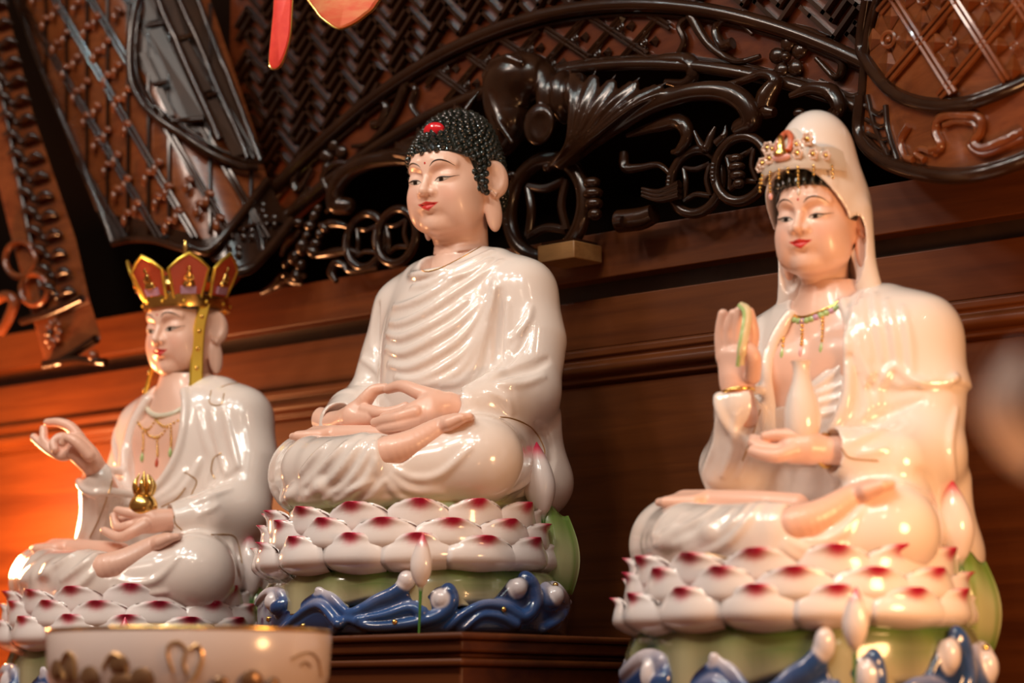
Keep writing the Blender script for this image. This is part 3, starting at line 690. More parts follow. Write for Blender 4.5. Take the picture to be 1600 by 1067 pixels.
for j, c in enumerate(CREST):
    P = Vw.pix(c, O0, 8)
    if len(P) < 3: P = Vw.pix(c, O0, raw=True)
    if len(P) < 3: continue
    n = len(P); r = (.0075 if j < 5 else .0055)*np.linspace(.55, 1.15, n)
    Vw.chain(P+np.array([.0, -.001, 0]), r, .003); crp.append(P)
    Q_ = P*np.array([-1, -1, 1]); Vw.chain(Q_, r, .004); crp.append(Q_)          # the same scroll on the far side
    if j in (2, 3): Q_ = P*np.array([-1, 1, 1]); Vw.chain(Q_, r, .004); crp.append(Q_)
HEADS = []
for p in ((634,906),(690,936),(808,918),(866,930),(425,940)):
    P = Vw.pix([p], O0, raw=True)
    if len(P): Vw.ell(P[0]+np.array((0, .002, 0)), (.0105, .0105, .011), .003); HEADS.append(P[0])
crp = np.concatenate(crp)
def wavecol(V):
    d = np.full(len(V), 1.)
    for p in crp: d = np.minimum(d, ((V-p)**2).sum(1))
    d = np.sqrt(d); hd_ = np.full(len(V), 1.)
    for p in HEADS: hd_ = np.minimum(hd_, np.sqrt(((V-p)**2).sum(1))); z = V[:, 2]; th = np.arctan2(V[:, 1]/.160, V[:, 0]/.192); below = topz(th)-z
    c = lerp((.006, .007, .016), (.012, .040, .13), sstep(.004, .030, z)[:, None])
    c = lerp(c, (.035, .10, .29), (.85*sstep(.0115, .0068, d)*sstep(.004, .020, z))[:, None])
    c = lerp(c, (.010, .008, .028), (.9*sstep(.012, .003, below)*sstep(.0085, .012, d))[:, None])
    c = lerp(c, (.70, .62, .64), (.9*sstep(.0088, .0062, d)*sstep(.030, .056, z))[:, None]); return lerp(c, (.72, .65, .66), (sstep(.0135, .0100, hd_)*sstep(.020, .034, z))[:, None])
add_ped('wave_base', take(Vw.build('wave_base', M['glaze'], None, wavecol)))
# drooping leaf skirt above the waves
def skirt():
    n, m = 120, 9; V = []; C = []
    for side in (0, 1):
        for j in range(m):
            t = j/(m-1)
            for i in range(n):
                th = 2*math.pi*i/n; wv = math.sin(7*th+.6)+.5*math.sin(13*th)
                k = (.985-.30*(1-min(t/.72, 1)))*(1+.026*t*wv+.006*math.cos(22*th)*t)
                z = .078-.010*t**2-sstep(.55, 1, t)*(.034+.006*wv)-side*.003
                V.append((.192*k*math.cos(th), .160*k*math.sin(th), z))
                c = lerp((.006, .050, .004), (.055, .17, .018), sstep(.45, .68, t)); c = lerp(c, (.44, .38, .22), sstep(.58, .88, t+.06*wv)); c = np.array(c)*(.82+.18*math.cos(22*th)); C.append(c)  # green to cream leaf; the darkest green paints in shade beneath the petals
    q = m*n; F = []
    for j in range(m-1):
        for i in range(n):
            a, b = j*n+i, j*n+(i+1) % n; F += [(a, b, b+n, a+n), (q+a, q+a+n, q+b+n, q+b)]
    for i in range(n):
        a, b = (m-1)*n+i, (m-1)*n+(i+1) % n; F.append((a, b, q+b, q+a))
    return np_mesh('leaf_skirt', V, F, M['glaze'], None, np.array(C))
add_ped('leaf_skirt', take(skirt()), label='green and cream lotus leaf skirt')
pr = [(0, .055), (.9, .055), (1.0, .075), (1.0, .148), (.97, .1525), (.5, .154), (0, .154)]
M['seat_green'] = mat('pale_green_glaze', (.52, .58, .30), .3, coat=.4)
add_ped('lotus_seat', take(PM().lathe([(r*.150, z) for r, z in pr], 64, (0, -.012, 0), sc=(1, .83)).build('lotus_seat', M['seat_green'])), label='pale green seat of the lotus')
for row, (a, b, z, off) in enumerate(((.160, .131, .064, .0), (.156, .128, .083, .5), (.153, .125, .098, 0.))):
    n = 14
    for k in range(n):
        th = 2*math.pi*(k+off+.28)/n
        p = Vector((a*math.cos(th), b*math.sin(th), z)); nv = Vector((math.cos(th)/a, math.sin(th)/b, 0)); yaw = math.atan2(nv.y, nv.x)+math.pi/2
        p -= nv.normalized()*.006; p.y -= .016
        jit = 1+.05*math.sin(k*7.3+row*2.1)
        add_ped('petal', PETAL[row], Matrix.Translation(p) @ Matrix.Rotation(yaw, 4, 'Z') @ Matrix.Rotation(.05*math.sin(k*3.1+row), 4, 'Y') @ Matrix.Diagonal((jit, jit, 2-jit, 1)))
def bud_mesh():
    pr = [(.0015, -.07), (.002, -.03), (.003, -.012), (.007, -.006), (.0125, .006), (.0145, .018), (.0125, .032), (.008, .045), (.003, .055), (.0004, .060)]
    n = 20; V = []; C = []
    P = spline([(r, z) for r, z in pr], 3)
    for r, z in P:
        for k in range(n):
            t = 2*math.pi*k/n; rr = max(r, .0003)*(1+.05*math.cos(3*t+z*40)); V.append((rr*math.cos(t), rr*math.sin(t), z))
            c = lerp((.05, .18, .03), (.85, .74, .70), sstep(-.016, -.006, z)); C.append(lerp(c, (.66, .03, .09), sstep(.038, .056, z)))
    F = [(i*n+k, i*n+(k+1) % n, (i+1)*n+(k+1) % n, (i+1)*n+k) for i in range(len(P)-1) for k in range(n)]
    o = np_mesh('lotus_bud', V, F, M['glaze'], None, np.array(C)); return take(o)
BUD = bud_mesh()
pb = onY(658, 905, -.172)
add_ped('lotus_bud', BUD, Matrix.Translation(pb) @ Matrix.Scale(.82, 4) @ Matrix.Rotation(.05, 4, 'Y'), 'white lotus bud with a red tip on a stem')
pb = onY(846, 788, .055)
add_ped('lotus_bud', BUD, Matrix.Translation(pb) @ Matrix.Rotation(-.1, 4, 'Y') @ Matrix.Diagonal((1.3, 1.3, 1.22, 1)), 'white lotus bud with a red tip on a stem')
# cupped green leaf standing at the back right
def upright_leaf():
    n, m = 26, 18; V = []; C = []
    A = np.array([.118, .083, .055])
    for side in (0, 1):
        for j in range(m):
            t = j/(m-1)
            for i in range(n):
                u = 2*i/(n-1)-1; ang = -.5+1.5*u
                rr = .044*(1-side*.08)*(.75+.32*math.sin(math.pi*min(t*.9+.1, 1)))*(1+.03*math.cos(6*ang))
                z = -.004+.100*t*(1-.10*u*u)+.004*math.cos(5*ang)*t
                x = rr*math.sin(ang+.9)*1.0; y = -rr*math.cos(ang+.9)*.9
                V.append(A+np.array((x+.010, y, z)))
                vein = .5+.5*math.cos(8*ang)
                c = lerp((.46, .47, .24), (.15, .29, .04), sstep(.45, 1.0, t)*.9); c = lerp(c, (.10, .25, .02), vein**8*.6); C.append(lerp(c, (.05, .22, .01), sstep(.3, .0, t)*.7))
    q = n*m; F = []
    for j in range(m-1):
        for i in range(n-1):
            a = j*n+i; F += [(a, a+1, a+n+1, a+n), (q+a, q+a+n, q+a+n+1, q+a+1)]
    for j in range(m-1):
        for i in (0, n-1):
            a = j*n+i; F.append((a, a+n, q+a+n, q+a))
    for i in range(n-1):
        a = (m-1)*n+i; F.append((a, a+1, q+a+1, q+a)); F.append((i, q+i, q+i+1, i+1))
    return np_mesh('lotus_leaf', V, F, M['glaze'], None, np.array(C))
add_ped('lotus_leaf', take(upright_leaf()), label='upright curled green lotus leaf')
pm = PM()
for p in [(420,967),(474,978),(617,972),(787,952),(868,914)]:
    P = Vw.pix([p], O0, raw=True)
    if len(P): add_ped('gold_fleck', take(PM().ball(P[0], .0035, 8, 6).build('gold_fleck', M['gold'])))
pass
def pedestal(parent, rise=0.):
    for name, me, mx, label in PED:
        o = link(name, me, parent); low = name in ('wave_base', 'leaf_skirt', 'gold_fleck')
        o.matrix_local = (Matrix.Diagonal((1, 1, 1+rise/.068, 1)) if low else Matrix.Translation((0, 0, rise))) @ mx
        if label: o['label'] = label

# ------------------------------------------------------------------ head
def build_head(parent, loc, pitch=.1, yaw=0., sc=(1, 1, 1), slim=0., ears=True, tilt=0., er=-.5, neck=1.):
    V = Vol((-.068, -.078, -.125), (.068, .075, .068), .00085)
    w = 1-slim
    V.ell((0, .006, .012), (.047*w, .060, .054))
    V.ell((0, -.010, -.020), (.0435*w, .043, .046), .02)
    for s in (-1, 1):
        V.ell((s*.0230*w, -.030, -.024), (.0195, .0205, .022), .014)      # cheek
        V.ell((s*.0250*w, -.018, -.043), (.0185, .023, .018), .014)       # jaw
    V.ell((0, -.036, -.051), (.0145, .0135, .0115), .010)               # chin
    V.ell((0, -.020, -.056), (.022, .026, .010), .012)                  # under the chin
    V.ell((0, -.032, .024), (.030*w, .020, .022), .016)                 # forehead
    for s in (-1, 1):
        V.ell((s*.0195, -.0605, .0035), (.0145, .0095, .0075), .010, 'sub')
        V.ell((s*.0085, -.0595, -.001), (.006, .006, .008), .006, 'sub')
        V.ell((s*.0200, -.0395, .0005), (.0150, .0125, .0105), .004)     # lid over the eyeball
        V.chain([(s*.006, -.0505, .0135), (s*.013, -.0520, .0185), (s*.022, -.0490, .0195), (s*.032, -.0405, .0155)], [.003, .0045, .0045, .003], .007)
    V.chain([(0, -.0505, .016), (0, -.0535, .004), (0, -.0590, -.008), (0, -.0630, -.0155)], [.0045, .0042, .005, .0062], .006)   # nose
    for s in (-1, 1):
        V.ell((s*.0082, -.0550, -.0172), (.0056, .0062, .0054), .0045)
        V.ell((s*.0040, -.0605, -.0215), (.0019, .0030, .0017), .002, 'sub')
    V.chain([(0, -.0545, -.0225), (0, -.0535, -.0275)], [.0016, .0016], .005)
    # mouth
    V.ell((0, -.0450, -.031), (.0165, .0115, .0115), .009)
    V.chain([(-.0150, -.0475, -.0298), (-.008, -.0535, -.0300), (-.0025, -.0560, -.0292), (0, -.0558, -.0300), (.0025, -.0560, -.0292), (.008, -.0535, -.0300), (.0150, -.0475, -.0298)], [.0006, .0018, .0024, .0022, .0024, .0018, .0006], .002)
    V.chain([(-.0115, -.0500, -.0332), (-.005, -.0545, -.0358), (0, -.0556, -.0366), (.005, -.0545, -.0358), (.0115, -.0500, -.0332)], [.0008, .0023, .0028, .0023, .0008], .002)
    V.chain([(-.0160, -.0475, -.0302), (-.008, -.0555, -.0322), (0, -.0585, -.0328), (.008, -.0555, -.0322), (.0160, -.0475, -.0302)], [.0006, .0009, .0011, .0009, .0006], .0012, 'sub')
    for s in (-1, 1): V.ell((s*.0172, -.0470, -.0292), (.0022, .0022, .0024), .004, 'sub')
    V.ell((0, -.0560, -.0430), (.009, .0045, .0024), .005, 'sub')
    if ears:
        for s in (-1, 1):
            V.ell((s*.0520*w, .016, -.001), (.0075, .0175, .0230), .004, rot=(.10, 0, s*er))
            V.ell((s*.0490*w, .013, -.042), (.0062, .0115, .0240), .005, rot=(0, s*-.05, s*er*.8))
            V.ell((s*.0565*w, .0095, .002), (.0042, .0105, .0155), .003, 'sub', rot=(.10, 0, s*er))
            V.chain([(s*.0535*w, .0045, -.018), (s*.0550*w, .009, -.023), (s*.0545*w, .014, -.018)], [.0022, .002, .0012], .002)
    V.chain([(0, .012, -.030), (0, .010, -.085), (0, .004, -.118)], [.033*w*neck, .0335*neck, .037*neck], .012)
    for zz in (-.078, -.090): V.chain([(.034*neck*math.sin(a), .010-.0335*neck*math.cos(a), zz+.004*(1-math.cos(a))) for a in np.linspace(-1.3, 1.3, 14)], .0011, .002, 'sub')
    def col(P):
        x, y, z = P[:, 0], P[:, 1], P[:, 2]; ax = np.abs(x); f = (y < -.02)
        c = np.tile(np.array((.86, .555, .43)), (len(P), 1))
        c = lerp(c, (.78, .36, .26), (.45*np.exp(-(((ax-.026)/.013)**2+((z+.020)/.012)**2))*f)[:, None])
        zm = -.0328+.0026*(ax/.016)**2; lz = np.where(z > zm, (z-zm)/np.maximum(.0046-.22*ax, .0009), (zm-z)/np.maximum(.0064-.38*ax, .0008)); lx = ax/.0155
        lip = sstep(1.08, .9, np.sqrt(np.clip(lz, 0, 9)**2*.9+lx**2))*f*(y < -.046)
        c = lerp(c, (.62, .035, .03), lip[:, None])
        u = (ax-.0200)/.0105; e = np.clip(1-u*u, 0, 1); zc = -.0030+.0009*u
        ins = f*(np.abs(u) < 1)*(z < zc+.0029*e)*(z > zc-.0022*e)
        c = np.where((ins > 0)[:, None], np.array((.62, .52, .44)), c)
        ir = ins*((((ax-.0192)/.0034)**2+((z-zc)/.0040)**2) < 1); c = np.where((ir > 0)[:, None], np.array((.035, .018, .006)), c)
        c = np.where((ins*((((ax-.0192)/.0016)**2+((z-zc)/.0020)**2) < 1) > 0)[:, None], np.array((.003, .002, .002)), c)
        c = lerp(c, (.72, .40, .30), (.5*np.exp(-((ax-.02)/.013)**4-((z-.0085)/.0025)**2)*f)[:, None])
        return c
    hd = V.build('head', M['skin_paint'], parent, col)
    mx = Matrix.Translation(loc) @ Matrix.Rotation(yaw, 4, 'Z') @ Matrix.Rotation(tilt, 4, 'Y') @ Matrix.Rotation(pitch, 4, 'X') @ Matrix.Diagonal((*sc, 1))
    hd.matrix_local = mx
    def line(name, pts, r, material=M['hair_line'], lab=None):
        P = V.front(pts, -.077)
        if len(P) < 3: return
        t = np.linspace(0, 1, len(P)); o = PM().tube(P, r*np.clip(np.sin(np.pi*(t*.9+.05)), .12, 1), 6).build(name, material, hd)
        return o
    for s in (-1, 1):
        line('eyebrow', [(s*.0065, .0135), (s*.012, .0185), (s*.020, .0205), (s*.028, .0180), (s*.0345, .0125)], .00095)
        line('eyelash', [(s*.0095, -.0044), (s*.014, -.0010), (s*.020, .0001), (s*.026, -.0006), (s*.031, -.0008), (s*.037, .0008)], .00095)
        line('eyelash', [(s*.0105, -.0042), (s*.016, -.0052), (s*.022, -.0048), (s*.029, -.0026)], .00035)
    P = V.front([(0, .0185), (0.0005, .0185)], -.077)
    if len(P): PM().ball(P[0], (.0013, .0006, .0016)).build('forehead_dot', M['red'], hd)
    return hd, V, mx

# ------------------------------------------------------------------ seated lower body
def lap(V, k=.022, kx=.138):
    """crossed legs under the robe: right shin lies over the left"""
    V.ell((0, .075, .205), (.120, .082, .075))
    for s in (-1, 1):
        V.chain([(s*.065, .06, .205), (s*kx, -.035, .200)], [.064, .050], k)
        V.ell((s*.065, .10, .185), (.080, .062, .050), .03)
    V.chain([(kx-.002, -.040, .196), (.055, -.112, .180), (-.02, -.118, .172)], [.046, .040, .030], .014)
    V.chain([(-kx, -.038, .198), (-.070, -.092, .196), (.030, -.122, .190)], [.047, .042, .033], .012)
    V.chain([(-.03, -.108, .192), Q(572, 716, -.122), Q(587, 714, -.122)], [.036, .030, .0275], .010)
    V.ell((0, -.050, .176), (.125, .085, .032), .02)
    V.ell((0, -.062, .156), (.115, .085, .012), .012)
    V.chain([Q(582, 716, -.122), Q(625, 704, -.115)], [.0205, .0195], .003, 'sub')
def foot(V, path, rad, toe, L, wdir, up=(0, 0, 1), tr=.0066):
    """bare foot lying sole up: heel to ball as a tapered body, then five toes"""
    P = np.array(path, float); V.chain(spline(P, 5), np.interp(np.linspace(0, 1, (len(P)-1)*5+1), np.linspace(0, 1, len(rad)), rad), .006)
    b = P[-1]; f = np.array(toe, float)-b; f /= np.linalg.norm(f); w = np.array(wdir, float); w -= f*(w@f); w /= np.linalg.norm(w)
    for i in range(5):
        o = w*(.004-.0082*i); ll = L*(1.0-.13*i)
        V.chain([P[-2]*.6+b*.4+o*.7, b*.95+P[-2]*.05+o, b+o+f*ll*.55, b+o+f*ll], [tr*1.30-.0004*i, tr*1.15-.0004*i, tr-.0005*i, tr*1.03-.0006*i], .006)
def fingers(V, joints, radii=(.0078, .0068, .0060, .0052), k=.0025):
    for J in joints: V.chain(spline(J, 4), np.interp(np.linspace(0, 1, (len(J)-1)*4+1), np.linspace(0, 1, len(radii)), radii), k)
# ------------------------------------------------------------------ middle statue: black curled hair, both hands in the lap
def Q(px, py, Y, org=O0): return onY(px, py, Y+org[1])-org
FEET = []
def feet(root):
    if not FEET:
        F_ = Vol((-.19, -.18, .16), (.19, .03, .30), .0012)
        foot(F_, [Q(576,720,-.120), Q(608,708,-.122), Q(645,694,-.106), Q(685,670,-.082), Q(712,659,-.066)], [.0185, .0200, .0170, .0125, .0095], Q(734,655,-.052), .018, (-.3, .9, .1))
        FEET.append(take(F_.build('foot', M['skin'], None)))
        F2 = Vol((-.20, -.16, .19), (.06, .04, .30), .0012)
        foot(F2, [Q(625,684,-.070), Q(590,681,-.072), Q(540,680,-.070), Q(494,680,-.066)], [.013, .0125, .0120, .0110], Q(470,681,-.060), .014, (.3, .9, .1), .0092)
        FEET.append(take(F2.build('foot', M['skin'], None)))
    for me in FEET: link('foot', me, root)
def hem_fold(V, rise=0.):
    """scalloped hem of the robe spread on the lotus seat"""
    t = np.linspace(-2.7, -.5, 80); k = 1+.035*np.sin(t*15)+.02*np.sin(t*27)
    P = np.stack([.146*k*np.cos(t), .134*k*np.sin(t)-.010, .1650+rise+.0035*np.sin(t*19)], 1); V.chain(P, .0055, .010); V.chain(P*np.array((.93, .93, 1))+np.array((0, 0, .004)), .010, .010)
    return P+np.array((0, -.0035, .0035))
def torso(V):
    V.ell((0, .062, .290), (.096, .072, .105), .03)
    V.ell((0, .066, .375), (.100, .060, .085), .03)
    V.ell((0, .085, .30), (.115, .072, .15), .03)
    for s in (-1, 1):
        V.chain([(0, .078, .440), (s*.055, .082, .432), (s*.092, .085, .410)], [.036, .038, .040], .025)
        V.chain([(s*.118, .090, .26), (s*.110, .092, .18)], [.026, .030], .03)
def arm(V, s, k=1.):
    V.chain([(s*.094*k, .085, .408), (s*.116*k, .080, .350), (s*.126*k, .062, .290)], [.042, .041, .037], .018)
def middle():
    org = np.array((0., 0., 0.))
    root = empty('seated_statue', org, 'white porcelain seated statue with black curled hair and red hair jewel on the plinth', 'statue')
    pedestal(root)
    # robe
    V = Vol((-.215, -.185, .140), (.215, .205, .500), .0021)
    lap(V)
    torso(V)
    for s in (-1, 1):
        arm(V, s)
        V.chain([(s*.124, .055, .285), (s*.122, .018, .276), (s*.108, -.018, .264)], [.038, .034, .0245], .014)
        V.chain([(s*.122, .055, .285), (s*.110, .02, .235), (s*.09, -.02, .235)], [.034, .028, .022], .02)   # hanging sleeve
    # neck opening
    V.chain([(0, .058, .425), (0, .066, .50)], [.032, .044], .006, 'sub')
    tt = np.linspace(0, 2*np.pi, 40); rim = np.stack([.046*np.sin(tt), .062-.044*np.cos(tt), .449-.013*np.cos(tt)], 1)
    V.chain(rim, .0062, .006)
    # sleeve openings
    for s in (-1, 1): V.chain([(s*.104, -.022, .264), (s*.060, -.056, .264)], [.0190, .027], .003, 'sub')
    A, S_ = 'add', 'sub'
    for pts, r, op in [
        ([(603,440),(623,449),(670,444),(717,420),(768,392)], .0048, A), ([(598,476),(625,478),(660,466),(705,440),(775,400)], .005, A),
        ([(596,500),(625,505),(668,487),(715,455),(782,408)], .0055, A), ([(600,520),(628,527),(672,508),(718,478),(788,418)], .0055, A),
        ([(603,545),(632,551),(676,530),(722,500),(780,440)], .0055, A), ([(607,570),(640,574),(685,553),(728,520),(772,455)], .005, A),
        ([(618,590),(650,594),(692,575),(735,540),(770,470)], .005, A), ([(650,603),(690,595),(722,575),(748,535),(768,480)], .0045, A),
        ([(690,603),(722,594),(745,565),(762,510)], .004, A), ([(752,600),(768,560),(774,500),(772,440)], .0045, A),
        ([(590,475),(587,500),(586,530),(592,560),(606,590),(618,604)], .0070, S_), ([(782,455),(780,500),(778,550),(775,585),(768,602)], .0085, S_), ([(794,470),(793,520),(790,560)], .0045, A),
        ([(700,435),(735,425),(768,405)], .003, A),
        ([(772,592),(798,581),(832,573),(856,562)], .0070, S_), ([(790,572),(815,540),(826,505)], .0035, S_), ([(782,600),(815,600),(850,588)], .003, A), ([(765,612),(790,625),(800,645)], .003, A), ([(800,530),(822,505),(830,480)], .0035, A),
        ([(545,640),(562,628),(580,622)], .003, A), ([(560,600),(580,596),(600,604)], .003, S_), ([(565,560),(585,575),(598,595)], .003, A),
        ([(424,752),(458,748),(490,716),(513,692)], .0045, A), ([(440,768),(480,755),(515,720),(540,692)], .0042, A),
        ([(465,782),(510,757),(540,725),(562,692)], .0045, A), ([(500,785),(545,755),(570,720),(582,694)], .004, A), ([(540,780),(572,750),(585,722)], .0035, A),
        ([(590,738),(588,715),(587,692)], .0042, A),
        ([(618,735),(650,748),(690,740),(735,700)], .0040, A), ([(612,745),(640,765),(690,770)], .0040, A), ([(605,752),(625,775),(660,786)], .0035, A),
        ([(795,770),(820,755),(845,730)], .003, A), ([(845,775),(862,720),(855,680),(838,660)], .0035, S_), ([(770,780),(810,775),(835,760)], .003, A),
        ([(520,790),(545,770),(580,752)], .003, A), ([(560,788),(585,770),(600,752)], .003, A),
      ]: V.fold(V.pix(pts, org), r, .006, op)
    hem = hem_fold(V)
    robe = V.build('robe', M['porcelain'], root, smooth=2)
    def trim(pts, r=.0009, raw=None):
        P = V.pix(pts, org) if raw is None else raw
        if len(P) > 2: PM().tube(P, r, 6).build('gold_trim', M['gold_line'], robe)
    trim([(652,400),(654,415),(665,424),(690,418),(720,403),(752,385)]); trim(None, .0010, hem)
    trim([(706,610),(712,628),(722,645),(738,655),(790,652),(830,668),(850,700),(848,722)])
    feet(root)
    # hands: thumbs touching, fingers laid over each other
    Hl = Vol((-.10, -.13, .21), (.13, .03, .33), .0010)
    Hl.chain([Q(745,640,-.014), Q(722,638,-.028), Q(700,632,-.040), Q(675,636,-.055), Q(648,648,-.068)], [.0140, .0140, .0150, .0165, .0150], .008)
    Hl.chain([Q(672,650,-.062), Q(640,662,-.072)], [.013, .010], .008)
    fingers(Hl, [[Q(680,622,-.050), Q(655,613,-.055), Q(628,603,-.053), Q(606,608,-.049)]], (.0105, .0090, .0072, .0058), .005)
    fingers(Hl, [[Q(650,644,-.078), Q(622,652,-.086), Q(602,656,-.084), Q(586,660,-.076)], [Q(655,656,-.074), Q(625,664,-.084), Q(604,668,-.082), Q(592,671,-.074)],
                 [Q(655,662,-.066), Q(628,673,-.072), Q(606,674,-.070)], [Q(650,640,-.072), Q(622,646,-.072), Q(600,652,-.070)]], (.0074, .0068, .0062, .0056), .0018)
    Hl.build('hand', M['skin'], root)
    Hr = Vol((-.15, -.13, .20), (.10, .03, .33), .0010)
    Hr.chain([Q(500,655,-.008), Q(515,662,-.022), Q(535,660,-.040), Q(556,650,-.056)], [.0150, .0145, .0150, .0160], .008)
    Hr.chain([Q(556,655,-.056), Q(580,652,-.062)], [.015, .010], .008)
    fingers(Hr, [[Q(560,640,-.054), Q(572,624,-.056), Q(585,610,-.053), Q(602,606,-.049)]], (.0110, .0092, .0074, .0058), .005)
    fingers(Hr, [[Q(570,640,-.062), Q(597,645,-.066), Q(618,642,-.062), Q(634,635,-.056)], [Q(572,650,-.058), Q(600,653,-.060), Q(622,650,-.058), Q(640,645,-.052)],
                 [Q(570,658,-.056), Q(598,662,-.056), Q(625,660,-.052)], [Q(568,664,-.052), Q(595,670,-.050), Q(615,668,-.048)]], (.0074, .0068, .0062, .0056), .0018)
    Hr.build('hand', M['skin'], root)
    # head and curled hair
    hd, HV, mx = build_head(root, (-.003, .068, .5575), pitch=.10, yaw=.14)
    H = Vol((-.068, -.075, -.062), (.068, .085, .115), .0014)
    H.ell((0, .008, .014), (.0535, .0665, .0580)); H.ell((0, .016, .050), (.042, .043, .037), .014)
    H.ell((0, .022, -.016), (.0510, .0510, .040), .01)
    def cut(X, Y, Z):   # the face below the hair line
        arch = .0300-(X/.052)**4*.016
        fr = np.maximum(Z-arch, Y-(-.022+.010*sstep(.03, -.02, Z)))
        ear = np.maximum(Z+.010, Y-.026)
        return np.minimum(fr, np.minimum(ear, Z+.048))
    H.field((-.07, -.08, -.07), (.07, .09, .12), cut, .004, 'sub')
    for s in (-1, 1): H.ell((s*.054, .013, -.002), (.020, .017, .0235), .003, 'sub')
    for s in (-1, 1): H.chain([(s*.047, -.008, .004), (s*.0480, -.010, -.009), (s*.0480, -.006, -.016)], [.006, .0055, .0045], .004)
    hair = H.build('hair', M['black'], root); hair.matrix_local = mx
    dirs = []; N_ = 5000
    for i in range(N_):
        z = 1-2*(i+.5)/N_; t = i*2.399963; r = math.sqrt(1-z*z); dirs.append((r*math.cos(t), r*math.sin(t), z))
    C0 = np.array((0, .014, .02)); D_ = np.array(dirs)
    pts = H.cast(C0+D_*.13, -D_, 0, .13)
    keep = []
    cell = .0070
    for p in pts:
        if not len(keep) or ((np.array(keep)-p)**2).sum(1).min() > cell*cell: keep.append(p)
    g = 1.; pm = PM()
    for p in keep:
        if p[1] < -.018 and p[2] < .0325-(p[0]/.052)**4*.016: continue
        if abs(p[0]) > .034 and -.003 < p[1] < .030 and -.03 < p[2] < .022 and abs(p[0]) < .0525 and (p[1]-.013)**2/.0175**2+(p[2]+.002)**2/.024**2 < 1: continue
        n_ = (p-C0)/np.linalg.norm(p-C0)
        pm.ball(p+n_*.0010, .0043, 8, 6); pm.ball(p+n_*.0040, .0021, 6, 4)
    cu = pm.build('hair_curls', M['black'], hair, kind='stuff', merge=False)
    J = PM().ball((0, 0, 0), (.0150, .0070, .0095), 24, 16)
    jw = J.build('hair_jewel', M['red'], hair); P = H.cast(np.array([[0, -.09, .061]]), np.array([[0, 1., 0]]), 0, .12)
    jw.location = (0, P[0][1]-.001, .061) if len(P) else (0, -.02, .061)
    return root
middle()
# ------------------------------------------------------------------ left statue: five-leaf crown, open robe, raised right hand, gold jewel
def neckline(V, c, rx, rz, n=60, sgn=1):
    t = np.linspace(0, 2*np.pi, n); return np.stack([c[0]+rx*np.sin(t), c[1]+rz*np.cos(t)], 1)
def chest_and_robe(root, org, V, c, rx, rz, shift=0.):
    """cut the open front of the robe and lay the bare chest inside it"""
    def wedge(X, Y, Z):
        return np.maximum((np.sqrt(((X-c[0]-shift*(Z-c[1]))/rx)**2+((Z-c[1])/rz)**2)-1)*min(rx, rz)*.8, Y-.052)
    V.field((-.12, -.06, .27), (.12, .07, .50), wedge, .005, 'sub')
    K = Vol((-.11, -.04, .29), (.11, .12, .475), .0016)
    K.ell((0, .064, .290), (.090, .062, .100), .03); K.ell((0, .069, .375), (.094, .052, .080), .03)
    for s in (-1, 1): K.chain([(0, .078, .436), (s*.055, .082, .430)], [.034, .034], .025)
    K.chain([(0, .066, .42), (0, .070, .50)], [.034, .034], .02)
    for s in (-1, 1): K.ell((s*.035, .026, .385), (.034, .012, .026), .012)
    K.build('chest', M['skin_robe'], root, smooth=2)
    return K
def strand(root, K, org, pts, end=None, mt='gold'):
    """a dangling string of beads lying on the chest"""
    P = K.pix(pts, org)
    if len(P) < 2: return
    pm = PM(); L = 0; last = None
    for p in P:
        if last is None or np.linalg.norm(p-last) > .0032: pm.ball(p+np.array((.0, -.001, 0)), .0018, 8, 6); last = p
    o = pm.build('bead_string', M[mt], root)
    if end: PM().lathe([(.0003, .006), (.0018, .002), (.0028, -.002), (.0022, -.006), (.0003, -.008)], 10, P[-1]+np.array((0, -.002, -.008))).build('pendant', M[end], root)
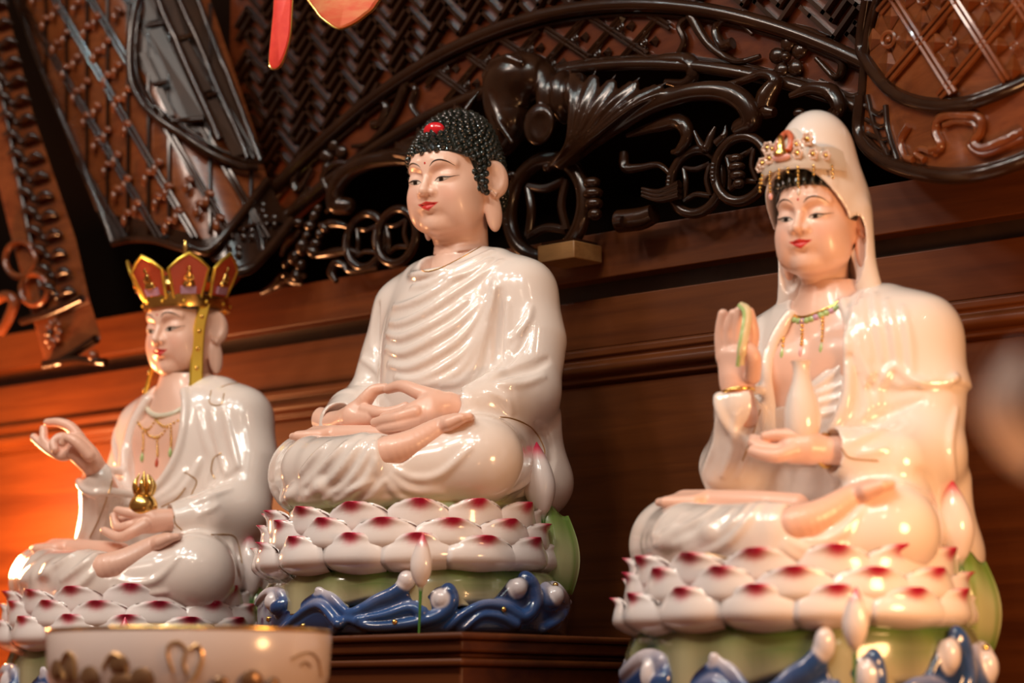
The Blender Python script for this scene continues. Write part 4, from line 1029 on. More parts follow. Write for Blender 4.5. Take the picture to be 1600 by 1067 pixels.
def left_statue():
    org = np.array((-.497, 0., -.11))
    root = empty('seated_statue', org, 'white porcelain seated statue wearing a gold and red five-leaf crown, raising an open hand', 'statue')
    pedestal(root, .034)
    q = lambda x, y, Y: Q(x, y, Y, org)
    V = Vol((-.215, -.185, .140), (.215, .205, .500), .0022)
    lap(V, kx=.150); torso(V)
    arm(V, 1); V.chain([(.124, .055, .285), (.122, .010, .276), q(272, 815, -.030)], [.038, .034, .0245], .012)
    V.chain([(.122, .055, .285), (.110, .02, .235), (.09, -.02, .235)], [.034, .028, .022], .02)
    V.chain([q(274, 815, -.030), q(250, 815, -.046)], [.0185, .026], .003, 'sub')
    arm(V, -1); V.chain([(-.116, .055, .290), (-.086, .000, .302), q(160, 752, -.060)], [.034, .028, .026], .014)
    V.chain([q(156, 752, -.058), q(150, 800, -.048), q(144, 850, -.035)], [.021, .021, .024], .02)
    V.chain([(-.115, .03, .285), q(180, 800, -.02), q(170, 850, -.02)], [.03, .028, .022], .02)
    V.chain([q(158, 752, -.060), q(138, 722, -.075)], [.0185, .024], .003, 'sub')
    V.chain([(0, .058, .425), (0, .066, .50)], [.036, .050], .006, 'sub')
    K = chest_and_robe(root, org, V, (.004, .385), .046, .072)
    A, S_ = 'add', 'sub'
    edge = V.front(neckline(V, (.004, .385), .054, .078), -.10, 3)
    V.fold(edge, .0055, .004, taper=False)
    for pts, r, op in [
        ([(310,640),(318,680),(330,720),(322,760)], .004, A), ([(330,640),(340,690),(352,740)], .004, A), ([(350,640),(362,690),(372,730)], .0035, A),
        ([(200,640),(192,690),(196,740),(205,770)], .0045, A), ([(184,650),(178,690),(182,730)], .0035, A),
        ([(300,770),(325,762),(352,750),(372,735)], .0045, S_), ([(300,785),(330,775),(360,765)], .003, A), ([(310,805),(340,790)], .003, A),
        ([(250,785),(280,770),(300,745),(312,720)], .0045, A), ([(245,778),(270,762),(290,735)], .004, A),
        ([(200,745),(195,790),(185,820)], .0045, S_), ([(150,770),(152,810),(140,845)], .003, A), ([(175,760),(165,810),(150,850)], .0035, A), ([(130,770),(130,820),(118,850)], .0028, A),
        ([(8,900),(40,910),(80,890),(120,862)], .0042, A), ([(20,925),(70,920),(120,890),(150,865)], .0042, A), ([(50,945),(110,925),(145,895),(160,870)], .004, A),
        ([(180,905),(210,912),(245,905),(280,870)], .004, A), ([(180,915),(215,928),(260,925)], .0042, A), ([(175,920),(195,940),(230,950)], .0035, A),
        ([(380,930),(372,890),(360,850),(345,838)], .0035, S_),
      ]: V.fold(V.pix(pts, org), r, .006, op)
    hem = hem_fold(V, .032)
    robe = V.build('robe', M['porcelain'], root, smooth=2)
    def trim(pts, r=.0009):
        P = V.pix(pts, org)
        if len(P) > 2: PM().tube(P, r, 6).build('gold_trim', M['gold_line'], robe)
    trim([(288,738),(296,742),(307,752),(300,770),(292,785)]); trim([(346,708),(334,716),(330,735),(336,748)]); trim([(252,792),(275,780),(290,762)])
    trim([(178,742),(170,770),(155,810),(140,840)]); trim([(272,806),(274,818),(284,828)]); trim([(300,832),(330,835),(362,836),(372,850),(378,880)])
    trim([(40,945),(75,940),(110,945),(140,935)]); trim([(170,938),(185,930),(200,940),(235,942)]); trim([(345,605),(360,600),(385,598)]); trim([(330,610),(328,630),(345,632),(350,615)])
    PM().tube(hem, .0010, 6).build('gold_trim', M['gold_line'], robe)
    feet(root)
    # collar and necklace
    P = V.front(neckline(V, (.0, .436), .030, .022)[12:49], -.10, 2)
    P = K.pix([(228,634),(236,646),(250,650),(272,646),(292,634)], org)
    if len(P) > 3: PM().tube(P, .0042, 8).build('collar_band', mat('pale_collar', (.72, .70, .55), .25, coat=.4), root)
    for pts, e in [([(216,660),(224,670),(234,670),(244,656)], None), ([(244,656),(256,666),(270,662),(288,652)], None), ([(228,674),(236,682),(250,682),(262,668)], None),
                   ([(224,676),(225,690),(224,704)], 'green_glaze'), ([(246,684),(247,700),(247,712)], 'red_panel'), ([(268,668),(268,684),(268,696)], 'green_glaze')]: strand(root, K, org, pts, e)
    # right hand, palm up, finger and thumb touching
    H = Vol((-.19, -.17, .22), (.09, .03, .42), .0010)
    H.chain([q(166,768,-.050), q(152,738,-.070), q(136,712,-.085), q(122,692,-.092)], [.0165, .0155, .0155, .0130], .008)
    H.chain([q(140,722,-.086), q(118,708,-.098)], [.0135, .0110], .008)
    fingers(H, [[q(124,684,-.086), q(110,667,-.092), q(92,660,-.098), q(74,660,-.102)], [q(118,705,-.098), q(97,712,-.106), q(72,699,-.114), q(53,683,-.118)],
                [q(116,698,-.092), q(88,700,-.106), q(70,690,-.114), q(68,670,-.112)], [q(118,690,-.092), q(96,684,-.106), q(84,692,-.114), q(86,702,-.116)],
                [q(140,712,-.100), q(118,690,-.114), q(104,684,-.118), q(98,692,-.120)]], (.0082, .0072, .0062, .0052), .002)
    H.build('hand', M['skin'], root)
    # left hand with the jewel
    H = Vol((-.10, -.14, .20), (.14, .03, .33), .0010)
    H.chain([q(280,812,-.026), q(260,812,-.040), q(240,814,-.052), q(222,818,-.062)], [.0150, .0140, .0160, .0135], .008)
    fingers(H, [[q(236,806,-.058), q(214,803,-.070), q(196,800,-.076), q(184,797,-.078)], [q(226,820,-.068), q(206,832,-.082), q(186,839,-.088), q(163,829,-.090)],
                [q(224,816,-.062), q(202,822,-.074), q(184,824,-.076), q(178,806,-.074)], [q(224,812,-.052), q(200,816,-.060), q(184,812,-.062)]], (.0085, .0074, .0064, .0052), .002)
    H.build('hand', M['skin'], root)
    c = q(224, 792, -.060); pm = PM()
    o = PM().ball(c, .0185, 24, 16).build('jewel_orb', M['gold'], root); o['label'] = 'gold jewel orb with a flame top held in the palm'
    for k in range(7):
        t = 2*math.pi*k/7; b = c+np.array((.0085*math.cos(t), .0085*math.sin(t), .016))
        PM().tube(spline([b, b+np.array((.004*math.cos(t), .004*math.sin(t), .012)), b+np.array((-.002*math.cos(t), -.002*math.sin(t), .026))], 4), [.0040, .0046, .0044, .004, .0036, .003, .002, .0012, .0004], 8).build('flame', M['gold'], o)
    PM().tube(spline([c+np.array((0, 0, .016)), c+np.array((0, 0, .030)), c+np.array((0, 0, .046))], 3), [.006, .006, .0055, .005, .0035, .002, .0005], 8).build('flame', M['gold'], o)
    # head
    hd, HV, mx = build_head(root, (-.003, .067, .538), pitch=.10, yaw=.12, sc=(.90, .91, .97), slim=.02)
    hc = Vol((-.065, -.075, -.05), (.065, .08, .07), .0018); hc.ell((0, .008, .014), (.0515, .0640, .056)); hc.field((-.07,-.08,-.07), (.07,.09,.04), lambda X, Y, Z: Z-.024+.0*X, .002, 'sub')
    h2 = hc.build('hair', M['black'], root); h2.matrix_local = mx
    cr = empty('crown', (0, 0, 0), None, None); del_ = [cr.pop(k) for k in ('label', 'category') if k in cr.keys()]; cr.parent = root; cr.matrix_local = mx
    a_, b_ = .0545, .0665
    band = PM(); n = 48; V_ = []; F_ = []
    for j, (e, z) in enumerate(((0, .025), (.0035, .025), (.0045, .030), (.0035, .042), (.0015, .043), (0, .043))):
        for k in range(n):
            t = 2*math.pi*k/n; V_.append(((a_+e)*math.cos(t), .008+(b_+e)*math.sin(t), z-.004*math.sin(t)))
    for j in range(5):
        for k in range(n): F_.append((j*n+k, j*n+(k+1) % n, (j+1)*n+(k+1) % n, (j+1)*n+k))
    band.add(V_, F_).build('crown_band', M['gold'], cr)
    for k in range(12):
        t = 2*math.pi*(k+.5)/12; PM().ball((a_*1.08*math.cos(t), .008+b_*1.07*math.sin(t), .032-.004*math.sin(t)), .0024, 8, 6).build('stud', M['bright_gold'], cr)
    fig = PM().lathe([(.0002, .030), (.0028, .028), (.0032, .024), (.0018, .021), (.0050, .018), (.0058, .013), (.0045, .010), (.0095, .006), (.0100, .002), (.006, 0)], 12, sc=(1, .55))
    for s_ in (-1, 1): fig.tube([(s_*.0045, -.001, .017), (s_*.0068, -.002, .012), (s_*.001, -.004, .009)], .0014, 6)
    fo = fig.build('relief_figure', M['gold']); fme = take(fo)
    for k in range(5):
        ang = math.radians((-100, -50, 0, 50, 100)[k]); ca, sa = math.sin(ang), -math.cos(ang)
        p = Vector((a_*.98*ca, .008+b_*.98*sa, .040)); h_ = .060
        nx, ny = ca/a_, sa/b_; yaw = math.atan2(ny, nx)+math.pi/2
        L_ = Matrix.Translation(p) @ Matrix.Rotation(yaw, 4, 'Z') @ Matrix.Rotation(.42, 4, 'X')      # leaf leans outward
        outl = [(-.0205, 0), (.0205, 0), (.0300, .042), (.0155, .055), (0, .064), (-.0155, .055), (-.0300, .042)]
        pm = PM(); f_ = [(x*.96, -.0005, z) for x, z in outl]; bk = [(x*.96, .0025, z) for x, z in outl]; m_ = len(outl)
        pm.add(f_+bk, [tuple(range(m_)), tuple(range(2*m_-1, m_-1, -1))]+[(i, m_+i, m_+(i+1) % m_, (i+1) % m_) for i in range(m_)])
        o = pm.build('crown_leaf', M['red_panel'], cr, smooth=False); o.matrix_local = L_; o['label'] = 'red crown leaf'
        PM().tube([(x, 0, z) for x, z in outl], .0026, 8, True).build('gold_frame', M['bright_gold'], o)
        g = link('relief_figure', fme, o); g.location = (0, -.0035, .017)
        PM().obox((0, -.003, .012), ((1, 0, 0), (0, 1, 0), (0, 0, 1)), (.0115, .0025, .0050)).build('figure_base', M['violet'], o)
    PM().lathe([(.012, .066), (.0115, .075), (.007, .082), (.004, .088), (.006, .093), (.0035, .099), (.0045, .104), (.002, .110), (.0003, .114)], 16, (0, .012, .012)).build('crown_finial', M['gold'], cr)
    PM().ball((0, .010, .058), (.044, .052, .024), 20, 12).build('crown_cap', M['gold'], cr)
    for s in (-1, 1):
        pm = PM(); wd = .0125; pts = [(s*.0535, -.010, .030), (s*.0500, -.020, .0), (s*.0485, -.027, -.040), (s*.0510, -.036, -.085), (s*.0540, -.044, -.122)]
        if s < 0: pts = [(s*.0520, -.004, .030), (s*.0490, -.012, .0), (s*.0500, -.018, -.040), (s*.0680, -.018, -.080), (s*.0900, -.012, -.115)]
        wx = np.array((s*.62, .78, 0)); nx_ = np.array((s*.78, -.62, 0))
        P = spline(pts, 5); V_ = []; F_ = []
        for i, p in enumerate(P):
            ww = wd if i < len(P)-2 else wd*(.9 if i == len(P)-2 else .15)
            for du, dn in ((-1, -.0012), (-.75, .0006), (.75, .0006), (1, -.0012), (.9, -.0030), (-.9, -.0030)):
                V_.append(p+nx_*dn*1.6+wx*du*ww*.9*(.75+.25*i/len(P)))
        for i in range(len(P)-1):
            for k in range(6): F_.append((i*6+k, i*6+(k+1) % 6, (i+1)*6+(k+1) % 6, (i+1)*6+k))
        F_ += [tuple(range(6)), tuple(range(6*(len(P)-1), 6*len(P)))]
        rb = pm.add(V_, F_).build('gold_ribbon', M['bright_gold'], cr)
        for i in range(3, len(P)-2, 3):
            PM().ball(P[i]+nx_*.0012, .0032, 8, 6).build('ribbon_boss', M['gold'], rb)
    return root
left_statue()
# ------------------------------------------------------------------ right statue: white veil, raised palm, vase in the left hand
def right_statue():
    org = np.array((.552, 0., -.11))
    root = empty('seated_statue', org, 'white porcelain seated statue under a long white veil, palm raised and holding a vase', 'statue')
    pedestal(root, .034)
    q = lambda x, y, Y: Q(x, y, Y, org)
    V = Vol((-.215, -.185, .140), (.215, .205, .500), .0022)
    lap(V, kx=.130); torso(V)
    arm(V, 1, .90); V.chain([(.112, .055, .285), (.112, .008, .272), q(1312, 705, -.034)], [.040, .036, .0255], .012)
    V.chain([(.114, .055, .285), (.106, .02, .235), (.09, -.02, .235)], [.036, .030, .022], .02)
    V.chain([q(1314, 705, -.034), q(1285, 704, -.050)], [.0185, .026], .003, 'sub')
    arm(V, -1, .93); V.chain([(-.108, .055, .300), (-.076, .002, .318), q(1160, 632, -.050)], [.034, .027, .0255], .014)
    V.chain([q(1156, 640, -.050), q(1148, 690, -.044), q(1130, 738, -.030)], [.020, .020, .024], .02)
    V.chain([(-.115, .03, .285), q(1175, 690, -.02), q(1160, 740, -.02)], [.03, .028, .022], .02)
    V.chain([q(1160, 636, -.050), q(1155, 596, -.052)], [.0180, .027], .003, 'sub')
    V.chain([(0, .058, .425), (0, .066, .50)], [.036, .050], .006, 'sub')
    K = chest_and_robe(root, org, V, (.004, .372), .046, .085)
    A, S_ = 'add', 'sub'
    V.fold(V.front(neckline(V, (.004, .372), .053, .091), -.10, 3), .0055, .004, taper=False)
    def cape_zone(X, Y, Z):
        th = np.arctan2(Y-.06, X); zh = np.interp(th, [-1.1, -.69, -.57, -.46, -.27, -.06, .3, .9], [.40, .386, .351, .366, .350, .356, .352, .352])
        return .0055*sstep(zh-.002, zh+.003, Z)*sstep(.046, .056, X)*sstep(.475, .445, Z)
    V.inflate((.0, -.15, .30), (.215, .205, .49), cape_zone)
    # cape over the left shoulder with a rippled edge, and on the right one
    cape = V.pix([(1328,445),(1338,500),(1345,550),(1362,590),(1378,600),(1388,580),(1402,574),(1420,590),(1450,600),(1480,598),(1494,590)], org)
    V.fold(cape, .0042, .004, taper=False)
    for pts, r, op in [
        ([(1345,460),(1352,510),(1360,560)], .0045, A), ([(1365,460),(1372,510),(1380,560)], .0042, A), ([(1385,470),(1396,520),(1402,565)], .004, A), ([(1410,480),(1420,530),(1425,580)], .0035, A),
        ([(1318,480),(1322,540),(1326,600),(1322,650)], .0045, A), ([(1200,480),(1194,540),(1200,600),(1212,660)], .0045, A), ([(1186,490),(1184,540),(1188,590)], .0035, A),
        ([(1352,605),(1356,640),(1345,665)], .0040, A), ([(1370,610),(1372,640)], .0035, A),
        ([(1330,670),(1360,655),(1400,640),(1440,625)], .0045, S_), ([(1330,690),(1370,675),(1410,660)], .0032, A), ([(1345,710),(1385,700)], .003, A),
        ([(1120,650),(1118,690),(1100,735)], .003, A), ([(1150,650),(1146,700),(1130,742)], .0035, A), ([(1180,650),(1172,700),(1155,745)], .0035, A), ([(1200,640),(1200,690),(1195,720)], .0045, S_),
        ([(1240,700),(1262,715),(1300,712)], .003, A),
        ([(1000,830),(1040,838),(1090,815),(1135,780)], .0045, A), ([(1015,850),(1060,850),(1110,830),(1160,780)], .0045, A), ([(1040,868),(1100,850),(1150,815),(1180,775)], .0042, A), ([(1075,875),(1140,845),(1185,790)], .0038, A),
        ([(1235,830),(1270,845),(1310,835),(1350,790)], .004, A), ([(1230,845),(1265,860),(1320,855)], .0042, A), ([(1225,855),(1250,872),(1300,875)], .0035, A),
        ([(1470,850),(1470,800),(1455,750),(1435,735)], .0035, S_), ([(1495,640),(1485,690),(1490,740),(1500,800)], .003, A),
      ]: V.fold(V.pix(pts, org), r, .006, op)
    hem = hem_fold(V, .032)
    robe = V.build('robe', M['porcelain'], root, smooth=2)
    def trim(pts, r=.0009):
        P = V.pix(pts, org)
        if len(P) > 2: PM().tube(P, r, 6).build('gold_trim', M['gold_line'], robe)
    trim([(1312,690),(1318,705),(1330,716),(1372,720)]); trim([(1188,640),(1176,680),(1160,720)]); trim([(1060,872),(1100,865),(1140,872),(1190,862),(1250,880)])
    PM().tube(hem, .0010, 6).build('gold_trim', M['gold_line'], robe)
    feet(root)
    # folded undergarment across the chest
    U_ = Vol((-.09, -.05, .27), (.09, .10, .42), .0016)
    U_.ell((0, .064, .290), (.0930, .0660, .100)); U_.ell((0, .068, .372), (.0960, .0560, .080), .03)
    U_.field((-.1, -.06, .26), (.1, .11, .43), lambda X, Y, Z: (.356+np.maximum(X, -.02)*.75-Z)*.8, .003, 'sub')
    for pts, r in [([(1225,585),(1262,590),(1300,560),(1316,535)], .0045), ([(1230,600),(1268,606),(1305,582),(1318,560)], .003), ([(1240,640),(1275,630),(1315,620)], .003), ([(1240,655),(1280,648),(1318,640)], .003), ([(1236,622),(1270,618),(1312,602)], .003)]:
        U_.fold(U_.pix(pts, org), r, .004)
    U_.build('undergarment', M['porcelain'], root, largest=True)
    # necklace
    P = K.pix([(1226,478),(1238,492),(1255,496),(1275,490),(1298,480),(1312,470)], org)
    if len(P) > 3:
        PM().tube(P, .0020, 8).build('necklace', M['gold'], root)
        pm = PM()
        for i in range(0, len(P), 2): pm = PM().ball(P[i]+np.array((0, -.001, -.004)), (.0045, .0022, .0034), 8, 6).build('necklace_bead', M['green_glaze'] if i % 3 else M['violet'], root)
    for pts, e in [([(1228,502),(1226,522),(1224,540)], 'green_glaze'), ([(1254,502),(1254,522),(1253,538)], 'pink'), ([(1286,496),(1286,514),(1285,532)], 'green_glaze')]: strand(root, K, org, pts, e)
    # raised right hand
    H = Vol((-.14, -.12, .30), (.04, .02, .48), .0010)
    H.chain([q(1160,650,-.044), q(1152,615,-.048), q(1152,592,-.048)], [.0165, .0150, .0160], .008)
    for dx, w_ in ((-14, .0105), (-5, .0115), (5, .0115), (14, .0105)): H.chain([q(1152+dx*.6,598,-.048), q(1150+dx,556,-.050)], [.0125, w_], .006)
    fingers(H, [[q(1131,558,-.052), q(1128,530,-.054), q(1128,510,-.056), q(1130,491,-.058)], [q(1144,550,-.050), q(1143,525,-.053), q(1143,508,-.056), q(1146,491,-.058)],
                [q(1155,548,-.048), q(1155,520,-.052), q(1155,502,-.055), q(1156,486,-.057)], [q(1169,556,-.046), q(1175,526,-.048), q(1174,508,-.052), q(1170,488,-.056)],
                [q(1176,588,-.056), q(1178,560,-.066), q(1170,545,-.070), q(1160,536,-.070)]], (.0086, .0078, .0068, .0056), .0022)
    hr = H.build('hand', M['skin'], root)
    P = np.array([q(1152,612,-.048)+np.array((.0175*math.cos(t), .0155*math.sin(t), .002*math.cos(t))) for t in np.linspace(0, 2*np.pi, 28)[:-1]])
    PM().tube(P, .0020, 8, True).build('bracelet', M['gold'], hr)
    sp = PM().tube(spline([q(1158,570,-.074), q(1160,540,-.078), q(1166,508,-.072), q(1167,486,-.066), q(1158,477,-.062)], 5), [.0035]*3+[.0052]*12+[.0048]*4+[.004]*2, 8)
    so = sp.build('willow_sprig', mat('pale_yellow_glaze', (.78, .62, .36), .3, coat=.4), hr); so['label'] = 'pale yellow sprig with a green tip'
    PM().tube(spline([q(1153,572,-.076), q(1157,540,-.081), q(1162,508,-.076), q(1163,488,-.071), q(1155,478,-.066)], 5), .0024, 8).build('sprig_edge', M['green_glaze'], so)
    # left hand and the vase
    H = Vol((-.11, -.14, .18), (.15, .03, .33), .0010)
    H.chain([q(1318,704,-.030), q(1290,704,-.042), q(1265,698,-.052), q(1240,698,-.062)], [.0155, .0140, .0165, .0140], .008)
    H.chain([q(1262,704,-.056), q(1236,708,-.068)], [.013, .010], .008)
    fingers(H, [[q(1262,688,-.056), q(1240,682,-.066), q(1216,680,-.072), q(1196,682,-.076)], [q(1240,704,-.070), q(1216,712,-.082), q(1194,710,-.086), q(1176,705,-.086)],
                [q(1240,700,-.064), q(1214,704,-.074), q(1192,700,-.078), q(1176,692,-.078)], [q(1240,696,-.056), q(1214,698,-.064), q(1192,692,-.068), q(1178,686,-.068)]], (.0085, .0076, .0066, .0054), .002)
    hl = H.build('hand', M['skin'], root)
    cb = q(1290,704,-.042); P = np.array([cb+np.array((.004*math.cos(t), .0145*math.cos(t)*.8, .0165*math.sin(t))) for t in np.linspace(0, 2*np.pi, 28)[:-1]])
    PM().tube(P, .0019, 8, True).build('bracelet', M['gold'], hl)
    b = q(1254, 684, -.055)
    vz = PM().lathe([(.0005, 0), (.0150, 0), (.0165, .004), (.0185, .012), (.0185, .026), (.0150, .042), (.0098, .056), (.0082, .066), (.0088, .073), (.0105, .077), (.0085, .0775), (.006, .072), (.0005, .070)], 28, b).build('vase', M['porcelain'], root)
    vz['label'] = 'slender white vase standing on the open palm'
    # head under the veil
    loc = (-.002, .047, .540)
    hd, HV, mx = build_head(root, loc, pitch=.05, yaw=.17, sc=(.87, .88, .89), slim=.02, er=.2, neck=.86)
    B = Vol((-.062, -.070, -.03), (.062, .075, .075), .0014)
    B.ell((0, .006, .014), (.0525, .0655, .058))
    B.field((-.07, -.08, -.08), (.07, .09, .08), lambda X, Y, Z: np.minimum(np.maximum(Z-(.0345-(X/.050)**4*.020), Y-(-.016)), np.maximum(Z+.005, Y-.2)), .003, 'sub')
    for i in range(-6, 7):
        a = i*.19; B.chain([(.051*math.sin(a), .006-.0655*math.cos(a), .038), (.050*math.sin(a*1.05), .006-.062*math.cos(a), .050)], [.0030, .0026], .004)
    h = B.build('hair', M['black'], root); h.matrix_local = mx
    W = Vol((-.105, -.080, -.125), (.105, .090, .130), .0018)
    W.ell((0, -.004, .022), (.0520, .0570, .0560)); W.ell((0, .000, .066), (.0410, .0430, .0530), .018)
    W.ell((0, .014, -.035), (.0520, .0350, .0800), .03)
    for s in (-1, 1): W.chain([(s*.043, .006, .005), (s*.046, .010, -.045), (s*.052, .014, -.080), (s*.070, .020, -.104), (s*.086, .028, -.118)], [.0125, .0125, .0130, .0120, .009], .012)
    W.ell((0, .002, .008), (.0470, .0580, .0560), .003, 'sub')
    W.field((-.11, -.09, -.13), (.11, .12, .12), lambda X, Y, Z: np.maximum(np.sqrt((X/.046)**2+(np.maximum(Z, 0)/.050)**2)*.045-.045, Y+.004+.30*np.maximum(-Z-.03, -.03)), .004, 'sub')
    W.ell((0, -.006, -.07), (.040, .040, .060), .008, 'sub')
    for s in (-1, 1): W.ell((s*.043, .002, -.022), (.012, .015, .048), .004, 'sub')
    v = W.build('veil', M['porcelain'], root, smooth=2); v.matrix_local = Matrix.Translation(loc) @ Matrix.Rotation(.03, 4, 'X')
    # diadem on the veil
    di = empty('diadem', (0, 0, 0), None, None); [di.pop(k) for k in ('label', 'category') if k in di.keys()]; di.parent = root; di.matrix_local = Matrix.Translation(loc) @ Matrix.Rotation(.04, 4, 'X')
    pk = mat('peach_glaze', (.74, .50, .38), .3, coat=.4); pg = mat('pinkish_glaze', (.58, .47, .38), .35, coat=.3); n = 34; V_ = []; F_ = []
    for i in range(n):
        a = -1.25+2.5*i/(n-1); top = .074+.018*math.exp(-(a/.42)**2)+.006*abs(math.sin(4.2*a)) - .010*(abs(a)/1.25)**2
        for e, z in ((.0, .0475), (.003, .0475), (.0045, .054), (.0035, top), (.0, top)):
            k = math.sqrt(max(1-((z-.030)/.085)**2, .2)); V_.append(((.0530*k+e)*math.sin(a), -.003-(.0575*k+e+.0015)*math.cos(a), z-.004*abs(a)))
    for i in range(n-1):
        for k in range(5): F_.append((i*5+k, i*5+(k+1) % 5, (i+1)*5+(k+1) % 5, (i+1)*5+k))
    F_ += [tuple(range(5)), tuple(range(5*(n-1), 5*n))]
    PM().add(V_, F_).build('diadem_plate', pg, di)
    def at(a, z, out=.004):
        k = math.sqrt(max(1-((z-.030)/.085)**2, .2)); return np.array(((.0530*k+out)*math.sin(a), -.003-(.0575*k+out+.0015)*math.cos(a), z))
    P = [at(.0+.17*math.cos(t), .074+.0135*math.sin(t), .005) for t in np.linspace(-.6, math.pi+.6, 16)]
    PM().tube(P, .0034, 8).build('halo', mat('coral_glaze', (.62, .15, .07), .3, coat=.4), di)
    PM().lathe([(.0002, .022), (.0030, .020), (.0030, .016), (.0045, .012), (.0045, .007), (.0080, .003), (.0080, 0), (.0002, 0)], 12, at(0, .062, .006)).build('small_figure', M['gold'], di)
    PM().ball(at(.0, .060, .006), (.0115, .0045, .0042), 14, 8).build('figure_seat', M['pink'], di)
    for a, z, r in ((.52, .077, .0068), (-.52, .075, .0068), (.33, .062, .0060), (-.33, .062, .0060), (.62, .060, .0058), (-.62, .060, .0058), (.85, .058, .005), (-.85, .058, .005), (.30, .072, .0050), (-.30, .072, .005)):
        c = at(a, z, .006); f = PM()
        for k in range(6): f.ball(c+np.array((r*.7*math.cos(k*1.047), 0, r*.7*math.sin(k*1.047))), (r*.42, r*.32, r*.42), 8, 5)
        f = PM()
        P = [c+np.array((r*(.85+.15*math.cos(6*t))*math.cos(t), 0, r*(.85+.15*math.cos(6*t))*math.sin(t))) for t in np.linspace(0, 2*np.pi, 25)[:-1]]
        fo = f.tube(P, r*.24, 6, True).build('diadem_flower', pk, di); PM().ball(c, (r*.45, r*.32, r*.45), 10, 6).build('flower_centre', M['gold'], fo)
    for a, L_ in ((-1.0, 4), (-.62, 3), (-.28, 6), (-.05, 3), (.15, 2), (.34, 6), (.62, 3), (.95, 4)):
        g = PM()
        for k in range(L_): p = at(a, .047-.0042*k, .0045); g.ball(p, .0016, 7, 5)
        o = g.build('bead_drop', M['gold'], di)
        if L_ >= 6: PM().ball(at(a, .047-.0042*L_-.001, .0045), (.0024, .0024, .0038), 8, 6).build('pearl', M['pink'] if a < 0 else M['porcelain'], o)
    return root
right_statue()
# ------------------------------------------------------------------ hanging pendants, bowl and flower in front
def pendant(outline, dist_y, label, name='red_pendant', gold=None, leafcol=True):
    c = onY(*outline[0], dist_y); root = empty(name, c, label, 'pendant', 'red pendants hanging from the canopy')
    P = [onY(x, y, dist_y)-c for x, y in spline(outline, 4, True)]; n = len(P); m = sum(P)/n
    pm = PM(); nrm = np.array((.35, -.93, 0)); inner = [m+(p-m)*.90 for p in P]
    V = [m+nrm*.006]+[p+nrm*.004 for p in inner]+[p for p in P]+[p-nrm*.003 for p in P]+[m-nrm*.004]
    F = [(0, 1+i, 1+(i+1) % n) for i in range(n)]+[(1+i, 1+n+i, 1+n+(i+1) % n, 1+(i+1) % n) for i in range(n)]+[(1+n+i, 1+2*n+i, 1+2*n+(i+1) % n, 1+n+(i+1) % n) for i in range(n)]+[(1+2*n+i, 1+3*n, 1+2*n+(i+1) % n) for i in range(n)]
    pm.add(V, F).build('pendant_leaf', gold or M['cloth_red'], root)
    PM().tube(P, .0014, 6, True).build('gold_edge', M['gold'], root)
M['cloth_red'] = mat('red_cloth', (.80, .06, .045), .55, noise=((60, 60, 60), (.75, .05, .04), (.85, .08, .05)))
M['cloth_gold'] = mat('gold_cloth', (.9, .5, .2), .5, noise=((6, 6, 30), (.80, .10, .06), (.86, .52, .22)))
pendant([(433,-30),(456,-30),(456,30),(452,66),(440,100),(428,108),(421,100),(424,60),(428,20)], -.06, 'long narrow red hanging pendant with gold edge, left one of the two')
pendant([(470,-40),(620,-60),(590,5),(572,24),(552,38),(530,45),(510,34),(492,14)], -.06, 'broad red and gold hanging pendant tip, right one of the two', gold=M['cloth_gold'])
# white offering bowl with gold rim and gilded relief
d_ = raydir(296, 1030); t_ = 2.28/ (np.dot(d_, CF)); c = CAM+d_*t_; c[2] = -.11
bowl = empty('offering_bowl', c, 'white offering bowl with gold rim and gilded relief, bottom left in front', 'bowl')
zt = onY(296, 988, c[1])[2]+.11; Rb = 222/FPX*2.28
M['bowl_petal'] = mat('bronze_petal', (.26, .14, .07), .3, metal=.5)
M['bowl'] = mat('bowl_porcelain', (.80, .66, .60), .2, coat=.4)
PM().lathe([(.001, 0), (Rb*.55, 0), (Rb*.8, .012), (Rb*.93, .04), (Rb*.985, zt*.6), (Rb, zt-.004), (Rb-.002, zt), (Rb-.004, zt-.002), (Rb-.006, zt*.6), (Rb*.9, .045), (Rb*.75, .018), (.001, .010)], 72).build('bowl_body', M['bowl'], bowl)
PM().tube([(Rb*math.cos(t)*1.0-.002*math.cos(t), (Rb-.002)*math.sin(t), zt) for t in np.linspace(0, 2*np.pi, 73)[:-1]], .0022, 8, True).build('gold_rim', M['gold'], bowl)
def wallp(px, py, out=.001):
    """point on the outside of the bowl seen at that place"""
    d = raydir(px, py); o = CAM-c; A = d[0]**2+d[1]**2; R_ = Rb+out-.001; Bq = 2*(o[0]*d[0]+o[1]*d[1]); Cq = o[0]**2+o[1]**2-R_**2; D2 = max(Bq*Bq-4*A*Cq, 0)
    t = (-Bq-math.sqrt(D2))/(2*A); return o+d*t
for pts, r in (([(270,1050),(262,1025),(264,1008),(278,1003),(290,1015),(286,1035),(292,1055)], .0016), ([(295,1015),(308,1008),(316,1024),(308,1050),(298,1067)], .0018), ([(455,1030),(470,1022),(486,1020),(498,1032),(502,1058)], .0009), ([(470,1040),(478,1034),(486,1042)], .0009),
               ([(100,1062),(95,1040),(104,1020),(116,1030),(118,1062)], .0018), ([(160,1045),(170,1026),(182,1022),(195,1036),(200,1062)], .0016)):
    PM().tube(spline([wallp(*p) for p in pts], 5), r, 6).build('gilded_line', M['gold_line'], bowl)
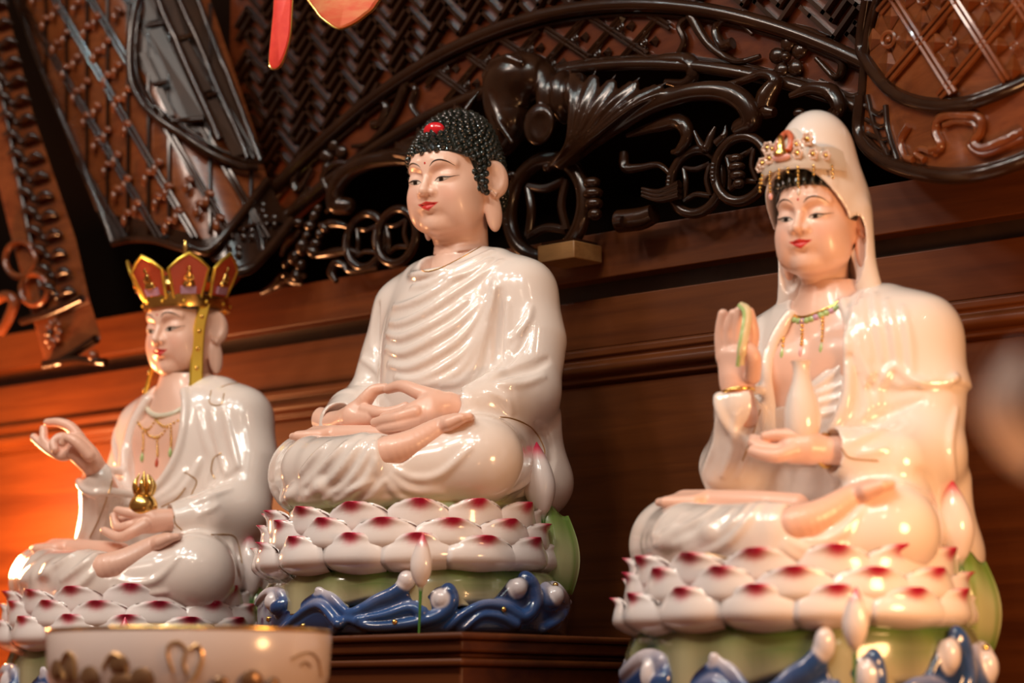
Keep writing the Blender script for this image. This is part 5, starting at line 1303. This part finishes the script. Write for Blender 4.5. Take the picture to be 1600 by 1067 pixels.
for x, y, w, h in ((88,1050,10,16),(108,1052,9,22),(140,1060,16,16),(186,1040,16,16),(190,1066,20,12),(222,1062,20,16),(394,1064,18,14),(428,1070,10,10),(345,1066,12,8)):
    V = []; F = []; n = 14
    V.append(wallp(x, y, .006)); V += [wallp(x+w*math.cos(t), y+h*math.sin(t)*(1.25 if math.sin(t) < 0 else .8), .0005) for t in np.linspace(0, 2*np.pi, n+1)[:-1]]
    F = [(0, 1+i, 1+(i+1) % n) for i in range(n)]+[tuple(range(n, 0, -1))]
    PM().add(V, F).build('gilded_petal', M['bowl_petal'], bowl)
# pale flower very near the camera on the right
d_ = raydir(1606, 650); c = CAM+d_*(1.0/np.dot(d_, CF))
fl = empty('white_lily', c+np.array((.02, .02, -.30)), 'pale blurred lily bud close in front at the right edge of the frame', 'flower')
M['petal_white'] = mat('pale_petal', (.70, .56, .50), .6)
o0 = np.array((-.02, -.02, .30))+CR*.004
PM().tube(spline([(0, 0, -.5), (.01, .0, -.2), (.012, -.01, .0), (.002, -.012, .2), o0+np.array((.004, .0, -.022))], 6), .003, 8).build('stem', mat('stem_green', (.10, .18, .05), .5), fl)
for k in range(6):
    t = 2*math.pi*k/6+.4; V = []; n = 11; hw = .58
    for i in range(n):
        v = i/(n-1); r = .0235*math.sin(math.pi*(.06+.80*v))**.8*(1 if k % 2 else .93); wd = hw*math.sin(math.pi*min(.15+.83*v, 1))+.02
        for u in (-1, -.5, 0, .5, 1):
            a_ = t+u*wd; V.append(o0+np.array((r*math.cos(a_), r*math.sin(a_), -.024+.052*v)))
    m_ = len(V); V += [o0+(p-o0)*np.array((.95, .95, 1)) for p in V]; F = []
    for i in range(n-1):
        for u in range(4): q_ = i*5+u; F += [(q_, q_+1, q_+6, q_+5), (m_+q_, m_+q_+5, m_+q_+6, m_+q_+1)]
        for u in (0, 4): q_ = i*5+u; F.append((q_, q_+5, m_+q_+5, m_+q_))
    for i in (0, n-1):
        for u in range(4): q_ = i*5+u; F.append((q_, q_+1, m_+q_+1, m_+q_))
    PM().add(V, F).build('flower_petal', M['petal_white'], fl)
